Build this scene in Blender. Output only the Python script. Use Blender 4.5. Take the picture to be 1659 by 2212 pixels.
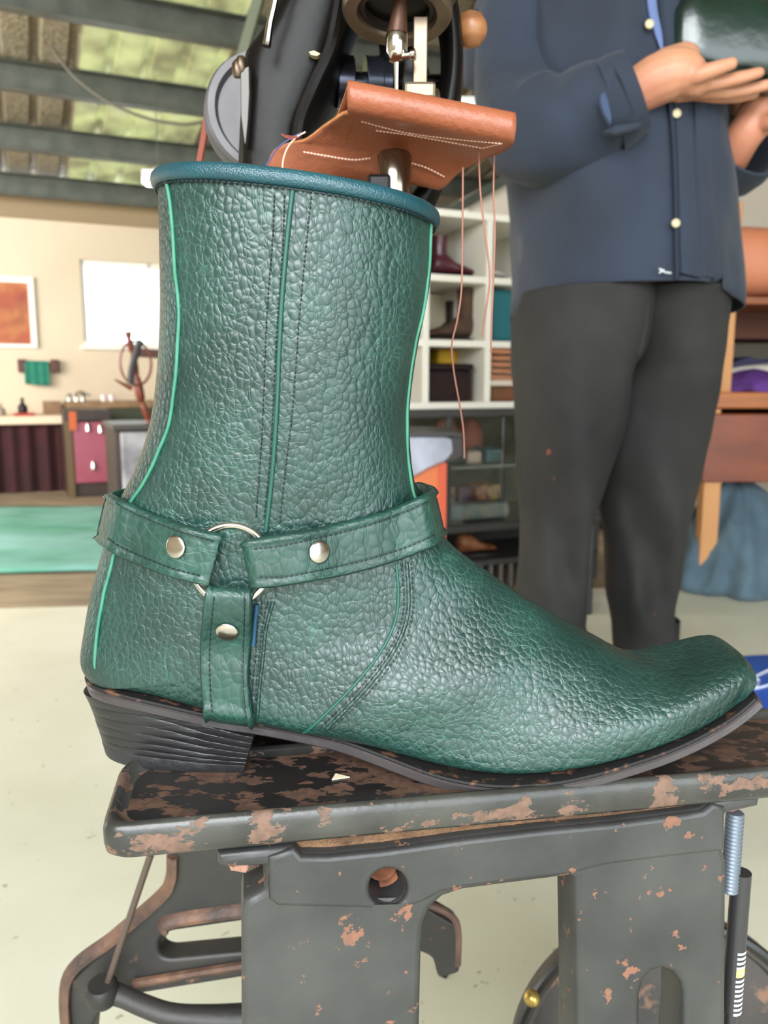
import bpy, math, random
from mathutils import Vector, Matrix, noise
from mathutils.bvhtree import BVHTree
random.seed(7)
for o in list(bpy.data.objects): bpy.data.objects.remove(o)
C = bpy.context.scene.collection
# ---------------------------------------------------------------- camera
F = 1750.0; H = 0.80; PITCH = math.atan((1106-830)/F); CX = 829.5; CY = 1106.0
cd = bpy.data.cameras.new('camera'); cam = bpy.data.objects.new('camera', cd); C.objects.link(cam)
cd.sensor_fit = 'VERTICAL'; cd.sensor_height = 36; cd.lens = F/2212*36; cd.clip_start = .02
cam.location = (0, 0, H); cam.rotation_euler = (math.pi/2-PITCH, 0, 0)
cd.dof.use_dof = True; cd.dof.focus_distance = .375; cd.dof.aperture_fstop = 13.5
bpy.context.scene.camera = cam
# ---------------------------------------------------------------- world: bright overcast sky outside the shed
w = bpy.data.worlds.new('world'); bpy.context.scene.world = w; w.use_nodes = True
bg = w.node_tree.nodes['Background']; bg.inputs[0].default_value = (.86, .95, 1, 1); bg.inputs[1].default_value = 3.0
# added fill lamps inside the shed, boosting daylight from the unseen front and side doors
def area(name, loc, target, sx, sy, power, col):
    l = bpy.data.lights.new(name, 'AREA'); l.shape = 'RECTANGLE'; l.size = sx; l.size_y = sy; l.energy = power; l.color = col
    o = bpy.data.objects.new(name, l); C.objects.link(o); o.location = loc
    o.rotation_euler = (Vector(target)-Vector(loc)).to_track_quat('-Z', 'Y').to_euler()
area('door_fill_light', (-.7, -2.6, 2.4), (.1, 1.0, .3), 3.0, 1.8, 135, (.93, .97, 1))
area('side_fill_light', (-3.9, 2.6, 1.6), (-1.6, 6.5, 1.0), 2.2, 1.8, 95, (1, .97, .92))
vs = bpy.context.scene.view_settings
vs.view_transform = 'Standard'; vs.look = 'None'; vs.gamma = 1; vs.use_curve_mapping = False; vs.exposure = 1.05

# ---------------------------------------------------------------- helpers
FW = Vector((0, math.cos(PITCH), -math.sin(PITCH))); UP = Vector((0, math.sin(PITCH), math.cos(PITCH)))
CAM = Vector((0, 0, H))
def ray(px, py): return Vector((1, 0, 0))*((px-CX)/F) + UP*((CY-py)/F) + FW
def at(px, py, Y):
    d = ray(px, py); return CAM + d*(Y/d.y)
def floor_at(px, py, z=0):
    d = ray(px, py); return CAM + d*((z-H)/d.z)
# room frame: u along the back wall, v from the back wall towards the camera
P0 = Vector((-3.03, 6.4, 0)); YAW = math.radians(24)
U = Vector((math.cos(YAW), math.sin(YAW), 0)); V = Vector((math.sin(YAW), -math.cos(YAW), 0)); Z = Vector((0, 0, 1))
def R(u, v, z): return P0 + U*u + V*v + Z*z
def room_at(px, py, v):
    d = ray(px, py); s = (v-(CAM-P0).dot(V))/d.dot(V); p = CAM+d*s
    return (p-P0).dot(U), p.z
RM = Matrix(((U.x, V.x, 0), (U.y, V.y, 0), (0, 0, 1)))
def lin(r, g, b):
    f = lambda c: (c/255/12.92) if c/255 <= .04045 else ((c/255+.055)/1.055)**2.4
    return (f(r), f(g), f(b), 1)

MC = {}
def mat(name, col, rough=.6, metal=0, var=None, vscale=8, vmix=.5, bump=0, bscale=60, spec=.5, coat=0, sheen=0, stretch=None, contrast=(.35, .65), trans=0):
    if name in MC: return MC[name]
    m = bpy.data.materials.new(name); m.use_nodes = True; nt = m.node_tree; N = nt.nodes; L = nt.links
    p = N['Principled BSDF']; p.inputs['Base Color'].default_value = lin(*col)
    p.inputs['Roughness'].default_value = rough; p.inputs['Metallic'].default_value = metal
    p.inputs['Specular IOR Level'].default_value = spec; p.inputs['Coat Weight'].default_value = coat
    p.inputs['Sheen Weight'].default_value = sheen; p.inputs['Transmission Weight'].default_value = trans
    tc = N.new('ShaderNodeTexCoord'); mp = N.new('ShaderNodeMapping'); L.new(tc.outputs['Object'], mp.inputs[0])
    if stretch: mp.inputs['Scale'].default_value = stretch
    if var:
        n = N.new('ShaderNodeTexNoise'); n.inputs['Scale'].default_value = vscale; n.inputs['Detail'].default_value = 6
        L.new(mp.outputs[0], n.inputs['Vector'])
        r = N.new('ShaderNodeValToRGB'); r.color_ramp.elements[0].position = contrast[0]; r.color_ramp.elements[1].position = contrast[1]
        r.color_ramp.elements[0].color = lin(*col)
        a, b = lin(*col), lin(*var); r.color_ramp.elements[1].color = tuple(a[i]*(1-vmix)+b[i]*vmix for i in range(3))+(1,)
        L.new(n.outputs['Fac'], r.inputs[0]); L.new(r.outputs[0], p.inputs['Base Color'])
    if bump:
        n2 = N.new('ShaderNodeTexNoise'); n2.inputs['Scale'].default_value = bscale; n2.inputs['Detail'].default_value = 4
        L.new(mp.outputs[0], n2.inputs['Vector'])
        b = N.new('ShaderNodeBump'); b.inputs['Strength'].default_value = bump; b.inputs['Distance'].default_value = .01
        L.new(n2.outputs['Fac'], b.inputs['Height']); L.new(b.outputs[0], p.inputs['Normal'])
    MC[name] = m; return m
def emis(name, col, s):
    m = bpy.data.materials.new(name); m.use_nodes = True; p = m.node_tree.nodes['Principled BSDF']
    p.inputs['Emission Color'].default_value = lin(*col); p.inputs['Emission Strength'].default_value = s; return m

def leather(name, dark, light, crack, scale=300, rough=.38, bump=.5, crackw=.05, cmix=.3, aniso=(1, 1, .8)):
    m = bpy.data.materials.new(name); m.use_nodes = True; nt = m.node_tree; N = nt.nodes; L = nt.links
    p = N['Principled BSDF']; p.inputs['Specular IOR Level'].default_value = .6; p.inputs['Coat Weight'].default_value = .06; p.inputs['Coat Roughness'].default_value = .3
    tc = N.new('ShaderNodeTexCoord'); mp = N.new('ShaderNodeMapping'); mp.inputs['Scale'].default_value = aniso; L.new(tc.outputs['Object'], mp.inputs[0])
    nz = N.new('ShaderNodeTexNoise'); nz.inputs['Scale'].default_value = 90; nz.inputs['Detail'].default_value = 2
    L.new(mp.outputs[0], nz.inputs['Vector'])
    sub = N.new('ShaderNodeVectorMath'); sub.operation = 'SUBTRACT'; sub.inputs[1].default_value = (.5, .5, .5); L.new(nz.outputs['Color'], sub.inputs[0])
    sc = N.new('ShaderNodeVectorMath'); sc.operation = 'SCALE'; sc.inputs['Scale'].default_value = .0045; L.new(sub.outputs[0], sc.inputs[0])
    ad = N.new('ShaderNodeVectorMath'); ad.operation = 'ADD'; L.new(mp.outputs[0], ad.inputs[0]); L.new(sc.outputs[0], ad.inputs[1])
    def vor(s_, feat, k=1):
        v = N.new('ShaderNodeTexVoronoi'); v.feature = feat; v.inputs['Scale'].default_value = s_; L.new(ad.outputs[0], v.inputs['Vector']); return v
    def rng(src, a, b, c=0, d=1, sm=True):
        r = N.new('ShaderNodeMapRange'); r.inputs[1].default_value = a; r.inputs[2].default_value = b; r.inputs[3].default_value = c; r.inputs[4].default_value = d
        if sm: r.interpolation_type = 'SMOOTHSTEP'
        L.new(src, r.inputs[0]); return r.outputs[0]
    def mth(op, a, b):
        n = N.new('ShaderNodeMath'); n.operation = op
        for k, x in enumerate((a, b)):
            if isinstance(x, (int, float)): n.inputs[k].default_value = x
            else: L.new(x, n.inputs[k])
        return n.outputs[0]
    e1 = vor(scale, 'DISTANCE_TO_EDGE').outputs['Distance']; f1 = vor(scale, 'F1').outputs['Distance']; e2s = []
    for st in ((1.5, 1.2, .42), (.55, 1, 1.5)):
        m2 = N.new('ShaderNodeMapping'); m2.inputs['Scale'].default_value = st; L.new(ad.outputs[0], m2.inputs[0])
        v = N.new('ShaderNodeTexVoronoi'); v.feature = 'DISTANCE_TO_EDGE'; v.inputs['Scale'].default_value = scale*.5; L.new(m2.outputs[0], v.inputs['Vector']); e2s.append(v.outputs['Distance'])
    mk = N.new('ShaderNodeTexNoise'); mk.inputs['Scale'].default_value = 11; L.new(tc.outputs['Object'], mk.inputs['Vector'])
    mm = N.new('ShaderNodeMix'); L.new(rng(mk.outputs['Fac'], .45, .56), mm.inputs[0]); L.new(e2s[0], mm.inputs[2]); L.new(e2s[1], mm.inputs[3]); e2 = mm.outputs[0]
    pebble = rng(e1, 0, .22); crease = rng(e2, 0, crackw)
    big = N.new('ShaderNodeTexNoise'); big.inputs['Scale'].default_value = 24; big.inputs['Detail'].default_value = 4; L.new(tc.outputs['Object'], big.inputs['Vector'])
    ra = N.new('ShaderNodeValToRGB'); ra.color_ramp.elements[0].position = .35; ra.color_ramp.elements[1].position = .68
    ra.color_ramp.elements[0].color = lin(*dark); ra.color_ramp.elements[1].color = lin(*light); L.new(big.outputs['Fac'], ra.inputs[0])
    fine = rng(e1, 0, .07, 1, 0); cr2 = mth('SUBTRACT', 1, crease); zone = rng(big.outputs['Fac'], .42, .60)
    amt = mth('MULTIPLY', mth('ADD', mth('MULTIPLY', fine, .5), mth('MULTIPLY', cr2, .8)), mth('MULTIPLY', zone, cmix))
    mx = N.new('ShaderNodeMix'); mx.data_type = 'RGBA'; L.new(amt, mx.inputs[0]); L.new(ra.outputs[0], mx.inputs[6]); mx.inputs[7].default_value = lin(*crack)
    L.new(mx.outputs[2], p.inputs['Base Color'])
    L.new(rng(pebble, 0, 1, rough+.14, rough), p.inputs['Roughness'])
    h = mth('ADD', mth('MULTIPLY', pebble, .22), mth('MULTIPLY', crease, .35)); h = mth('SUBTRACT', h, mth('MULTIPLY', mth('MULTIPLY', f1, f1), 1.7))
    fn = N.new('ShaderNodeTexNoise'); fn.inputs['Scale'].default_value = 150; fn.inputs['Detail'].default_value = 2; L.new(tc.outputs['Object'], fn.inputs['Vector'])
    h = mth('ADD', h, mth('MULTIPLY', fn.outputs['Fac'], .5))
    b = N.new('ShaderNodeBump'); b.inputs['Strength'].default_value = bump; b.inputs['Distance'].default_value = .0005
    L.new(h, b.inputs['Height']); L.new(b.outputs[0], p.inputs['Normal'])
    return m

def painted(name, paint, paint2, rust, thr=.62, scale=40, rough=.42, rust2=None, soft=.02, sy=(1, 1, 1)):
    m = bpy.data.materials.new(name); m.use_nodes = True; nt = m.node_tree; N = nt.nodes; L = nt.links
    p = N['Principled BSDF']; tc = N.new('ShaderNodeTexCoord'); mp = N.new('ShaderNodeMapping'); mp.inputs['Scale'].default_value = sy
    L.new(tc.outputs['Object'], mp.inputs[0])
    n1 = N.new('ShaderNodeTexNoise'); n1.inputs['Scale'].default_value = scale; n1.inputs['Detail'].default_value = 5; n1.inputs['Roughness'].default_value = .62; L.new(mp.outputs[0], n1.inputs['Vector'])
    r1 = N.new('ShaderNodeValToRGB'); r1.color_ramp.elements[0].position = thr; r1.color_ramp.elements[1].position = thr+soft
    L.new(n1.outputs['Fac'], r1.inputs[0])
    n2 = N.new('ShaderNodeTexNoise'); n2.inputs['Scale'].default_value = 18; n2.inputs['Detail'].default_value = 5; L.new(tc.outputs['Object'], n2.inputs['Vector'])
    r2 = N.new('ShaderNodeValToRGB'); r2.color_ramp.elements[0].color = lin(*paint); r2.color_ramp.elements[1].color = lin(*paint2)
    r2.color_ramp.elements[0].position = .35; r2.color_ramp.elements[1].position = .65; L.new(n2.outputs['Fac'], r2.inputs[0])
    n3 = N.new('ShaderNodeTexNoise'); n3.inputs['Scale'].default_value = 220; n3.inputs['Detail'].default_value = 3; L.new(tc.outputs['Object'], n3.inputs['Vector'])
    r3 = N.new('ShaderNodeValToRGB'); r3.color_ramp.elements[0].color = lin(*rust); r3.color_ramp.elements[1].color = lin(*(rust2 or rust)); r3.color_ramp.elements[0].position = .4; r3.color_ramp.elements[1].position = .6
    L.new(n3.outputs['Fac'], r3.inputs[0])
    mx = N.new('ShaderNodeMix'); mx.data_type = 'RGBA'; L.new(r1.outputs[0], mx.inputs[0]); L.new(r2.outputs[0], mx.inputs[6]); L.new(r3.outputs[0], mx.inputs[7])
    L.new(mx.outputs[2], p.inputs['Base Color'])
    mr = N.new('ShaderNodeMapRange'); mr.inputs[3].default_value = rough; mr.inputs[4].default_value = .75; L.new(r1.outputs[0], mr.inputs[0]); L.new(mr.outputs[0], p.inputs['Roughness'])
    s = N.new('ShaderNodeMath'); s.operation = 'MULTIPLY_ADD'; s.inputs[1].default_value = -1.0; L.new(r1.outputs[0], s.inputs[0]); L.new(n3.outputs['Fac'], s.inputs[2])
    b = N.new('ShaderNodeBump'); b.inputs['Strength'].default_value = .35; b.inputs['Distance'].default_value = .0006; L.new(s.outputs[0], b.inputs['Height']); L.new(b.outputs[0], p.inputs['Normal'])
    return m

def cr(P, n):
    """Catmull-Rom resample of a list of tuples to n samples"""
    out = []; m = len(P)-1
    for i in range(n):
        x = i/(n-1)*m; k = min(int(x), m-1); t = x-k
        p0, p1, p2, p3 = P[max(k-1, 0)], P[k], P[k+1], P[min(k+2, m)]
        out.append(tuple(.5*((2*b)+(-a+c)*t+(2*a-5*b+4*c-d)*t*t+(-a+3*b-3*c+d)*t**3) for a, b, c, d in zip(p0, p1, p2, p3)))
    return out

class MB:
    def __init__(s): s.v = []; s.f = []
    def add(s, vs_, fs):
        o = len(s.v); s.v += [Vector(q) for q in vs_]; s.f += [tuple(i+o for i in f) for f in fs]; return s
    def box(s, lo, hi, M=None, off=None):
        vs_ = [Vector((x, y, z)) for x in (lo[0], hi[0]) for y in (lo[1], hi[1]) for z in (lo[2], hi[2])]
        if M is not None: vs_ = [M @ q for q in vs_]
        if off is not None: vs_ = [q+off for q in vs_]
        return s.add(vs_, [(0, 1, 3, 2), (4, 6, 7, 5), (0, 4, 5, 1), (2, 3, 7, 6), (0, 2, 6, 4), (1, 5, 7, 3)])
    def rbox(s, u0, u1, v0, v1, z0, z1):
        return s.box((u0, v0, z0), (u1, v1, z1), RM, P0)
    def tube(s, path, r, n=8, cap=True, flat=1.0):
        path = [Vector(p) for p in path]; rs = r if isinstance(r, (list, tuple)) else [r]*len(path)
        prev = None; rings = []
        for i, p in enumerate(path):
            t = (path[min(i+1, len(path)-1)]-path[max(i-1, 0)])
            if t.length < 1e-9: t = Vector((0, 0, 1))
            t.normalize()
            if prev is None:
                prev = t.orthogonal().normalized()
            a = (prev-t*prev.dot(t)).normalized(); b = t.cross(a); prev = a
            rings.append([p+(a*math.cos(2*math.pi*k/n)+b*flat*math.sin(2*math.pi*k/n))*rs[i] for k in range(n)])
        return s.loft(rings, cap)
    def loft(s, rings, cap=True, closed=True):
        n = len(rings[0]); vs_ = [q for r in rings for q in r]; fs = []
        for i in range(len(rings)-1):
            for k in range(n if closed else n-1):
                fs.append((i*n+k, i*n+(k+1) % n, (i+1)*n+(k+1) % n, (i+1)*n+k))
        if cap and closed: fs += [tuple(range(n-1, -1, -1)), tuple((len(rings)-1)*n+k for k in range(n))]
        return s.add(vs_, fs)
    def ball(s, c, r, n=12, m=8, sc=(1, 1, 1)):
        c = Vector(c); rings = []
        for i in range(m+1):
            a = math.pi*(i+.02)/(m+.04); rings.append([c+Vector((math.sin(a)*math.cos(2*math.pi*k/n)*sc[0], math.sin(a)*math.sin(2*math.pi*k/n)*sc[1], math.cos(a)*sc[2]))*r for k in range(n)])
        return s.loft(rings)
    def lathe(s, c, axis, prof, n=24, cap=True):
        c = Vector(c); ax = Vector(axis).normalized(); a = ax.orthogonal().normalized(); b = ax.cross(a)
        return s.loft([[c+ax*h+(a*math.cos(2*math.pi*k/n)+b*math.sin(2*math.pi*k/n))*r for k in range(n)] for r, h in prof], cap)
    def ring(s, c, axis, Rr, r, n=48, m=10, sx=1):
        c = Vector(c); ax = Vector(axis).normalized(); a = ax.orthogonal().normalized(); b = ax.cross(a); o = len(s.v)
        vs_ = []; fs = []
        for i in range(n):
            d = a*math.cos(2*math.pi*i/n)+b*math.sin(2*math.pi*i/n)
            for k in range(m): vs_.append(c+d*(Rr+r*math.cos(2*math.pi*k/m))+ax*r*math.sin(2*math.pi*k/m))
        for i in range(n):
            for k in range(m):
                j = (i+1) % n; q = (k+1) % m; fs.append((i*m+k, j*m+k, j*m+q, i*m+q))
        return s.add(vs_, fs)
    def prism(s, pts, ext):
        n = len(pts); e = Vector(ext); vs_ = [Vector(p) for p in pts]+[Vector(p)+e for p in pts]
        return s.add(vs_, [tuple(range(n)), tuple(range(2*n-1, n-1, -1))]+[(i, i+n, (i+1) % n+n, (i+1) % n) for i in range(n)])

def finish(me, m, smooth, bevel, o, bseg=2):
    if m: me.materials.append(m)
    if smooth:
        me.polygons.foreach_set('use_smooth', [True]*len(me.polygons))
        if smooth != 'all':
            try: me.set_sharp_from_angle(angle=math.radians(40))
            except Exception: pass
    if bevel:
        b = o.modifiers.new('bevel', 'BEVEL'); b.width = bevel; b.segments = bseg; b.limit_method = 'ANGLE'; b.angle_limit = math.radians(40)
def obj(name, mb, m, parent=None, smooth=False, bevel=0, base=None, bseg=2):
    """links ONE mesh object; vertices come in world space"""
    if parent is not None: base = parent.get('_b'); b0 = Vector(base)
    else:
        if base is None:
            xs = [v.x for v in mb.v]; ys = [v.y for v in mb.v]; zs = [v.z for v in mb.v]
            base = ((min(xs)+max(xs))/2, (min(ys)+max(ys))/2, min(zs))
        b0 = Vector(base)
    me = bpy.data.meshes.new(name); me.from_pydata([tuple(v-b0) for v in mb.v], [], mb.f)
    import bmesh
    bm = bmesh.new(); bm.from_mesh(me); bmesh.ops.recalc_face_normals(bm, faces=bm.faces); bm.to_mesh(me); bm.free()
    o = bpy.data.objects.new(name, me); C.objects.link(o); o['_b'] = tuple(b0)
    finish(me, m, smooth, bevel, o, bseg)
    if parent is not None: o.parent = parent
    else: o.location = b0
    return o
def tag(o, label, cat, group=None):
    o['label'] = label; o['category'] = cat
    if group: o['group'] = group
    return o
def thing(name, label, cat, base, group=None):
    o = bpy.data.objects.new(name, None); o.empty_display_size = .05; C.objects.link(o); o.location = base; o['_b'] = tuple(Vector(base))
    return tag(o, label, cat, group)
def struct(name, mb, m, **k):
    o = obj(name, mb, m, **k); o['kind'] = 'structure'; return o
def inset(lp, d):
    n = len(lp); ar = sum(lp[i][0]*lp[(i+1) % n][1]-lp[(i+1) % n][0]*lp[i][1] for i in range(n)); s = 1 if ar > 0 else -1; out = []
    for i in range(n):
        p = Vector(lp[i]); a = (p-Vector(lp[i-1])).normalized(); b = (Vector(lp[(i+1) % n])-p).normalized()
        na = Vector((-a.y, a.x)); nb = Vector((-b.y, b.x)); m = na+nb
        m = m/max(m.length_squared/2, .35) if m.length > 1e-6 else na
        q = p+m*(d*s); out.append((q.x, q.y))
    return out
def plate(name, m, loops, org, ax, ay, thick, parent, bevel=.0015):
    """flat casting cut from closed outlines (first = outside, others = holes) in the plane org + a*ax + b*ay; a real mesh with rounded edges"""
    cu = bpy.data.curves.new('c', 'CURVE'); cu.dimensions = '2D'; cu.fill_mode = 'BOTH'
    cu.extrude = thick/2-bevel; cu.bevel_depth = bevel; cu.bevel_resolution = 2
    for li, lp in enumerate(loops):
        lp = inset(lp, bevel if li == 0 else -bevel)
        sp = cu.splines.new('POLY'); sp.points.add(len(lp)-1); sp.use_cyclic_u = True
        for i, (a, b) in enumerate(lp): sp.points[i].co = (a, b, 0, 1)
    t = bpy.data.objects.new('c', cu); C.objects.link(t)
    dg = bpy.context.evaluated_depsgraph_get(); me = bpy.data.meshes.new_from_object(t.evaluated_get(dg))
    bpy.data.objects.remove(t); me.name = name
    ax = Vector(ax); ay = Vector(ay); n = ax.cross(ay); b0 = Vector(parent['_b'])
    for v in me.vertices: v.co = Vector(org)+ax*v.co.x+ay*v.co.y+n*v.co.z-b0
    o = bpy.data.objects.new(name, me); C.objects.link(o); o['_b'] = tuple(b0); o.parent = parent
    me.materials.clear(); finish(me, m, True, 0, o); return o
def rnd(poly, r, n=5):
    """round the corners of a 2D polygon; r number or list"""
    out = []; m = len(poly)
    for i, p in enumerate(poly):
        p = Vector(p[:2]); a = Vector(poly[i-1][:2]); b = Vector(poly[(i+1) % m][:2]); rr = r[i] if isinstance(r, (list, tuple)) else r
        da = a-p; db = b-p; rr = min(rr, da.length*.48, db.length*.48)
        if rr < 1e-6: out.append((p.x, p.y)); continue
        s = p+da.normalized()*rr; e = p+db.normalized()*rr
        for k in range(n+1):
            t = k/n; q = s*(1-t)**2+p*2*t*(1-t)+e*t*t; out.append((q.x, q.y))
    return out
def circle(cx, cy, r, n=28, ry=None): return [(cx+r*math.cos(2*math.pi*k/n), cy+(ry or r)*math.sin(2*math.pi*k/n)) for k in range(n)]
# ================================================================ THE SHED
floor_m = mat('floor_paint', (212, 211, 190), .34, var=(226, 225, 208), vscale=3, vmix=.8, bump=.03, bscale=30, spec=.35)
nt = floor_m.node_tree
def speck(m, col, scale, thr, mixv=.8, soft=.03):
    nt = m.node_tree; N = nt.nodes; L = nt.links; p = N['Principled BSDF']; src = p.inputs['Base Color'].links[0].from_socket
    tc = N.new('ShaderNodeTexCoord'); n = N.new('ShaderNodeTexNoise'); n.inputs['Scale'].default_value = scale; n.inputs['Detail'].default_value = 2; L.new(tc.outputs['Object'], n.inputs['Vector'])
    r = N.new('ShaderNodeMapRange'); r.inputs[1].default_value = thr; r.inputs[2].default_value = thr+soft; r.inputs[4].default_value = mixv; L.new(n.outputs['Fac'], r.inputs[0])
    mx = N.new('ShaderNodeMix'); mx.data_type = 'RGBA'; L.new(r.outputs[0], mx.inputs[0]); L.new(src, mx.inputs[6]); mx.inputs[7].default_value = lin(*col); L.new(mx.outputs[2], p.inputs['Base Color'])
speck(floor_m, (120, 112, 90), 55, .72, .6)
wall_m = mat('cream_wall', (220, 202, 176), .75, var=(204, 186, 160), vscale=1.5, vmix=.6, bump=.05, bscale=120)
wallr_m = mat('pale_wall', (226, 214, 196), .75, var=(212, 198, 178), vscale=2, vmix=.6)
struct('floor', MB().rbox(-4.6, 9, -.1, 11.6, -.1, 0), floor_m)
# worn brown strip of floor in front of the back wall
brown_m = mat('bare_floor', (164, 146, 120), .7, var=(120, 102, 82), vscale=6, vmix=.9, stretch=(.4, 2, 1), bump=.05)
va = 7.08-3.30*1.08; vb = .0
e1 = floor_at(0, 1315); e2 = floor_at(1600, 1265); ed = (e2-e1).normalized()
o = struct('floor', MB().prism([e1-ed*2.6, e2+ed*6, R(9, 0, 0), R(-4.6, 0, 0)], (0, 0, .006)), brown_m)
# back wall with window opening
ZT = 2.12
ua, zt = room_at(172, 560, 0); ub, _ = room_at(352, 575, 0); _, zb = room_at(200, 747, 0); ub += .25
zb = zb
wb = MB().rbox(-4.6, ua, -.12, 0, 0, ZT).rbox(ub, 9, -.12, 0, 0, ZT).rbox(ua, ub, -.12, 0, 0, zb).rbox(ua, ub, -.12, 0, zt, ZT)
struct('wall_back', wb, wall_m)
wt = thing('window_1', 'bright', 'window', R((ua+ub)/2, 0, zb)); 
for k in ('label', 'category'): del wt[k]
wt['kind'] = 'structure'
fr_m = mat('window_frame', (238, 236, 226), .5)
obj('window_frame', MB().rbox(ua, ub, -.09, -.03, zt-.04, zt).rbox(ua, ub, -.09, .01, zb, zb+.03).rbox(ua, ua+.035, -.09, -.03, zb, zt).rbox(ub-.035, ub, -.09, -.03, zb, zt).rbox(ua+.52, ua+.56, -.09, -.03, zb, zt), fr_m, wt, bevel=.004)
obj('window_sill', MB().rbox(ua-.03, ub+.03, -.02, .04, zb-.03, zb), fr_m, wt, bevel=.004)
gl = mat('window_glass', (255, 255, 255), .02, trans=1)
obj('glass', MB().rbox(ua+.03, ub-.03, -.065, -.06, zb+.03, zt-.04), gl, wt)
bl = bpy.data.materials.new('blind'); bl.use_nodes = True; _n = bl.node_tree.nodes; _t = _n.new('ShaderNodeBsdfTranslucent'); _t.inputs[0].default_value = (.95, .95, .85, 1)
bl.node_tree.links.new(_t.outputs[0], _n['Material Output'].inputs[0])
bw = .085; k = 0
while ua+.56+k*bw < ub-.04:
    obj('blind_slat', MB().rbox(ua+.57+k*bw, ua+.57+k*bw+.06, -.028, -.024, zb+.05, zt-.02), bl, wt); k += 1
# low left wall and right-hand partition under the sloping rafter
struct('wall_left', MB().rbox(-4.72, -4.6, -.1, 1.2, 0, 4.6).rbox(-4.72, -4.6, 2.6, 11.6, 0, 4.6).rbox(-4.72, -4.6, 1.2, 2.6, 2.1, 4.6), wall_m)
struct('wall_front', MB().rbox(-4.6, -3.0, 11.5, 11.6, 0, 4.6).rbox(3.0, 9, 11.5, 11.6, 0, 4.6).rbox(-3.0, 3.0, 11.5, 11.6, 3.0, 4.6), wall_m)
struct('wall_right', MB().rbox(9, 9.1, -.1, 11.6, 0, 4.6), wallr_m)
VP = 3.2
pu = [room_at(*q, VP) for q in [(1010, 425), (1230, 300), (1500, 20), (1640, -180)]]
u1, _ = room_at(2300, 400, VP)
pl = [R(pu[0][0], VP, 0)]+[R(u_, VP, z_) for u_, z_ in pu]+[R(u1, VP, pu[3][1]), R(u1, VP, 0)]
struct('wall_right', MB().prism(pl, -V*.08), wallr_m)
steel = mat('galvanised_steel', (90, 92, 82), .5, .2, var=(68, 72, 64), vscale=9, vmix=.8)
rf = MB(); pa = room_at(925, 485, VP); pb = room_at(1235, 300, VP)
rf.tube([R(pa[0], VP+.05, pa[1]), R(pb[0], VP+.05, pb[1])], .035, 4)
rf.tube([R(pb[0], VP+.05, pb[1]), R(pu[3][0], VP+.05, pu[3][1]+.1)], .035, 4)
o = struct('trim_1', rf, steel)
# roof: ribbed sheets on C purlins
RS = .18
def rz(v): return ZT+.02+RS*v
foil = bpy.data.materials.new('foil_roof_lining'); foil.use_nodes = True
def foilmat(m):
    N = m.node_tree.nodes; L = m.node_tree.links; p = N['Principled BSDF']; tc = N.new('ShaderNodeTexCoord'); mp = N.new('ShaderNodeMapping'); mp.inputs['Rotation'].default_value = (0, 0, -YAW); L.new(tc.outputs['Object'], mp.inputs[0])
    n = N.new('ShaderNodeTexNoise'); n.inputs['Scale'].default_value = 16; n.inputs['Detail'].default_value = 8; n.inputs['Distortion'].default_value = 2.5; L.new(mp.outputs[0], n.inputs['Vector'])
    r = N.new('ShaderNodeValToRGB'); r.color_ramp.elements[0].color = lin(150, 138, 116); r.color_ramp.elements[1].color = lin(176, 164, 138); r.color_ramp.elements[0].position = .38; r.color_ramp.elements[1].position = .62
    L.new(n.outputs['Fac'], r.inputs[0]); L.new(r.outputs[0], p.inputs['Base Color']); p.inputs['Roughness'].default_value = .38; p.inputs['Metallic'].default_value = .35
    b = N.new('ShaderNodeBump'); b.inputs['Strength'].default_value = .9; b.inputs['Distance'].default_value = .02; L.new(n.outputs['Fac'], b.inputs['Height']); L.new(b.outputs[0], p.inputs['Normal'])
foilmat(foil)
trl = bpy.data.materials.new('translucent_roof_sheet'); trl.use_nodes = True; N_ = trl.node_tree.nodes; L_ = trl.node_tree.links
tr = N_.new('ShaderNodeBsdfTranslucent'); ns = N_.new('ShaderNodeTexNoise'); ns.inputs['Scale'].default_value = 4; tcx = N_.new('ShaderNodeTexCoord'); L_.new(tcx.outputs['Object'], ns.inputs['Vector'])
cx = N_.new('ShaderNodeValToRGB'); cx.color_ramp.elements[0].color = (.035, .034, .017, 1); cx.color_ramp.elements[1].color = (.115, .118, .05, 1); cx.color_ramp.elements[0].position = .35; cx.color_ramp.elements[1].position = .65
L_.new(ns.outputs['Fac'], cx.inputs[0]); L_.new(cx.outputs[0], tr.inputs[0])
mxs = N_.new('ShaderNodeAddShader'); pp = N_['Principled BSDF']; pp.inputs['Base Color'].default_value = lin(120, 112, 84); pp.inputs['Roughness'].default_value = .4
L_.new(tr.outputs[0], mxs.inputs[0]); L_.new(pp.outputs[0], mxs.inputs[1]); L_.new(mxs.outputs[0], N_['Material Output'].inputs[0])
def sheet(u0, u1):
    us = []; u_ = u0
    while u_ < u1-.01:
        us += [(u_, 0), (u_+.13, 0), (u_+.15, .03), (u_+.18, .03), (u_+.2, 0)]; u_ += .2
    us = [q for q in us if q[0] <= u1+.001]
    mb = MB(); rows = [[R(a, v, rz(v)+.16+b) for a, b in us] for v in (-.1, 3, 6, 9, 11.6)]
    mb.loft(rows, closed=False); return mb
struct('ceiling', sheet(-4.6, .6), foil); struct('ceiling', sheet(.6, 1.4), trl); struct('ceiling', sheet(1.4, 9), foil)
for k in range(15):
    v = .2+.75*k; z0 = rz(v)
    mb = MB().rbox(-4.6, 9, v-.002, v+.002, z0, z0+.155).rbox(-4.6, 9, v, v+.07, z0, z0+.004).rbox(-4.6, 9, v, v+.07, z0+.15, z0+.155)
    struct('trim_2', mb, steel)
struct('trim_3', MB().rbox(-4.6, 9, .0, .03, ZT-.06, ZT+.12), mat('eaves_trim', (150, 128, 98), .7))
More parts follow.
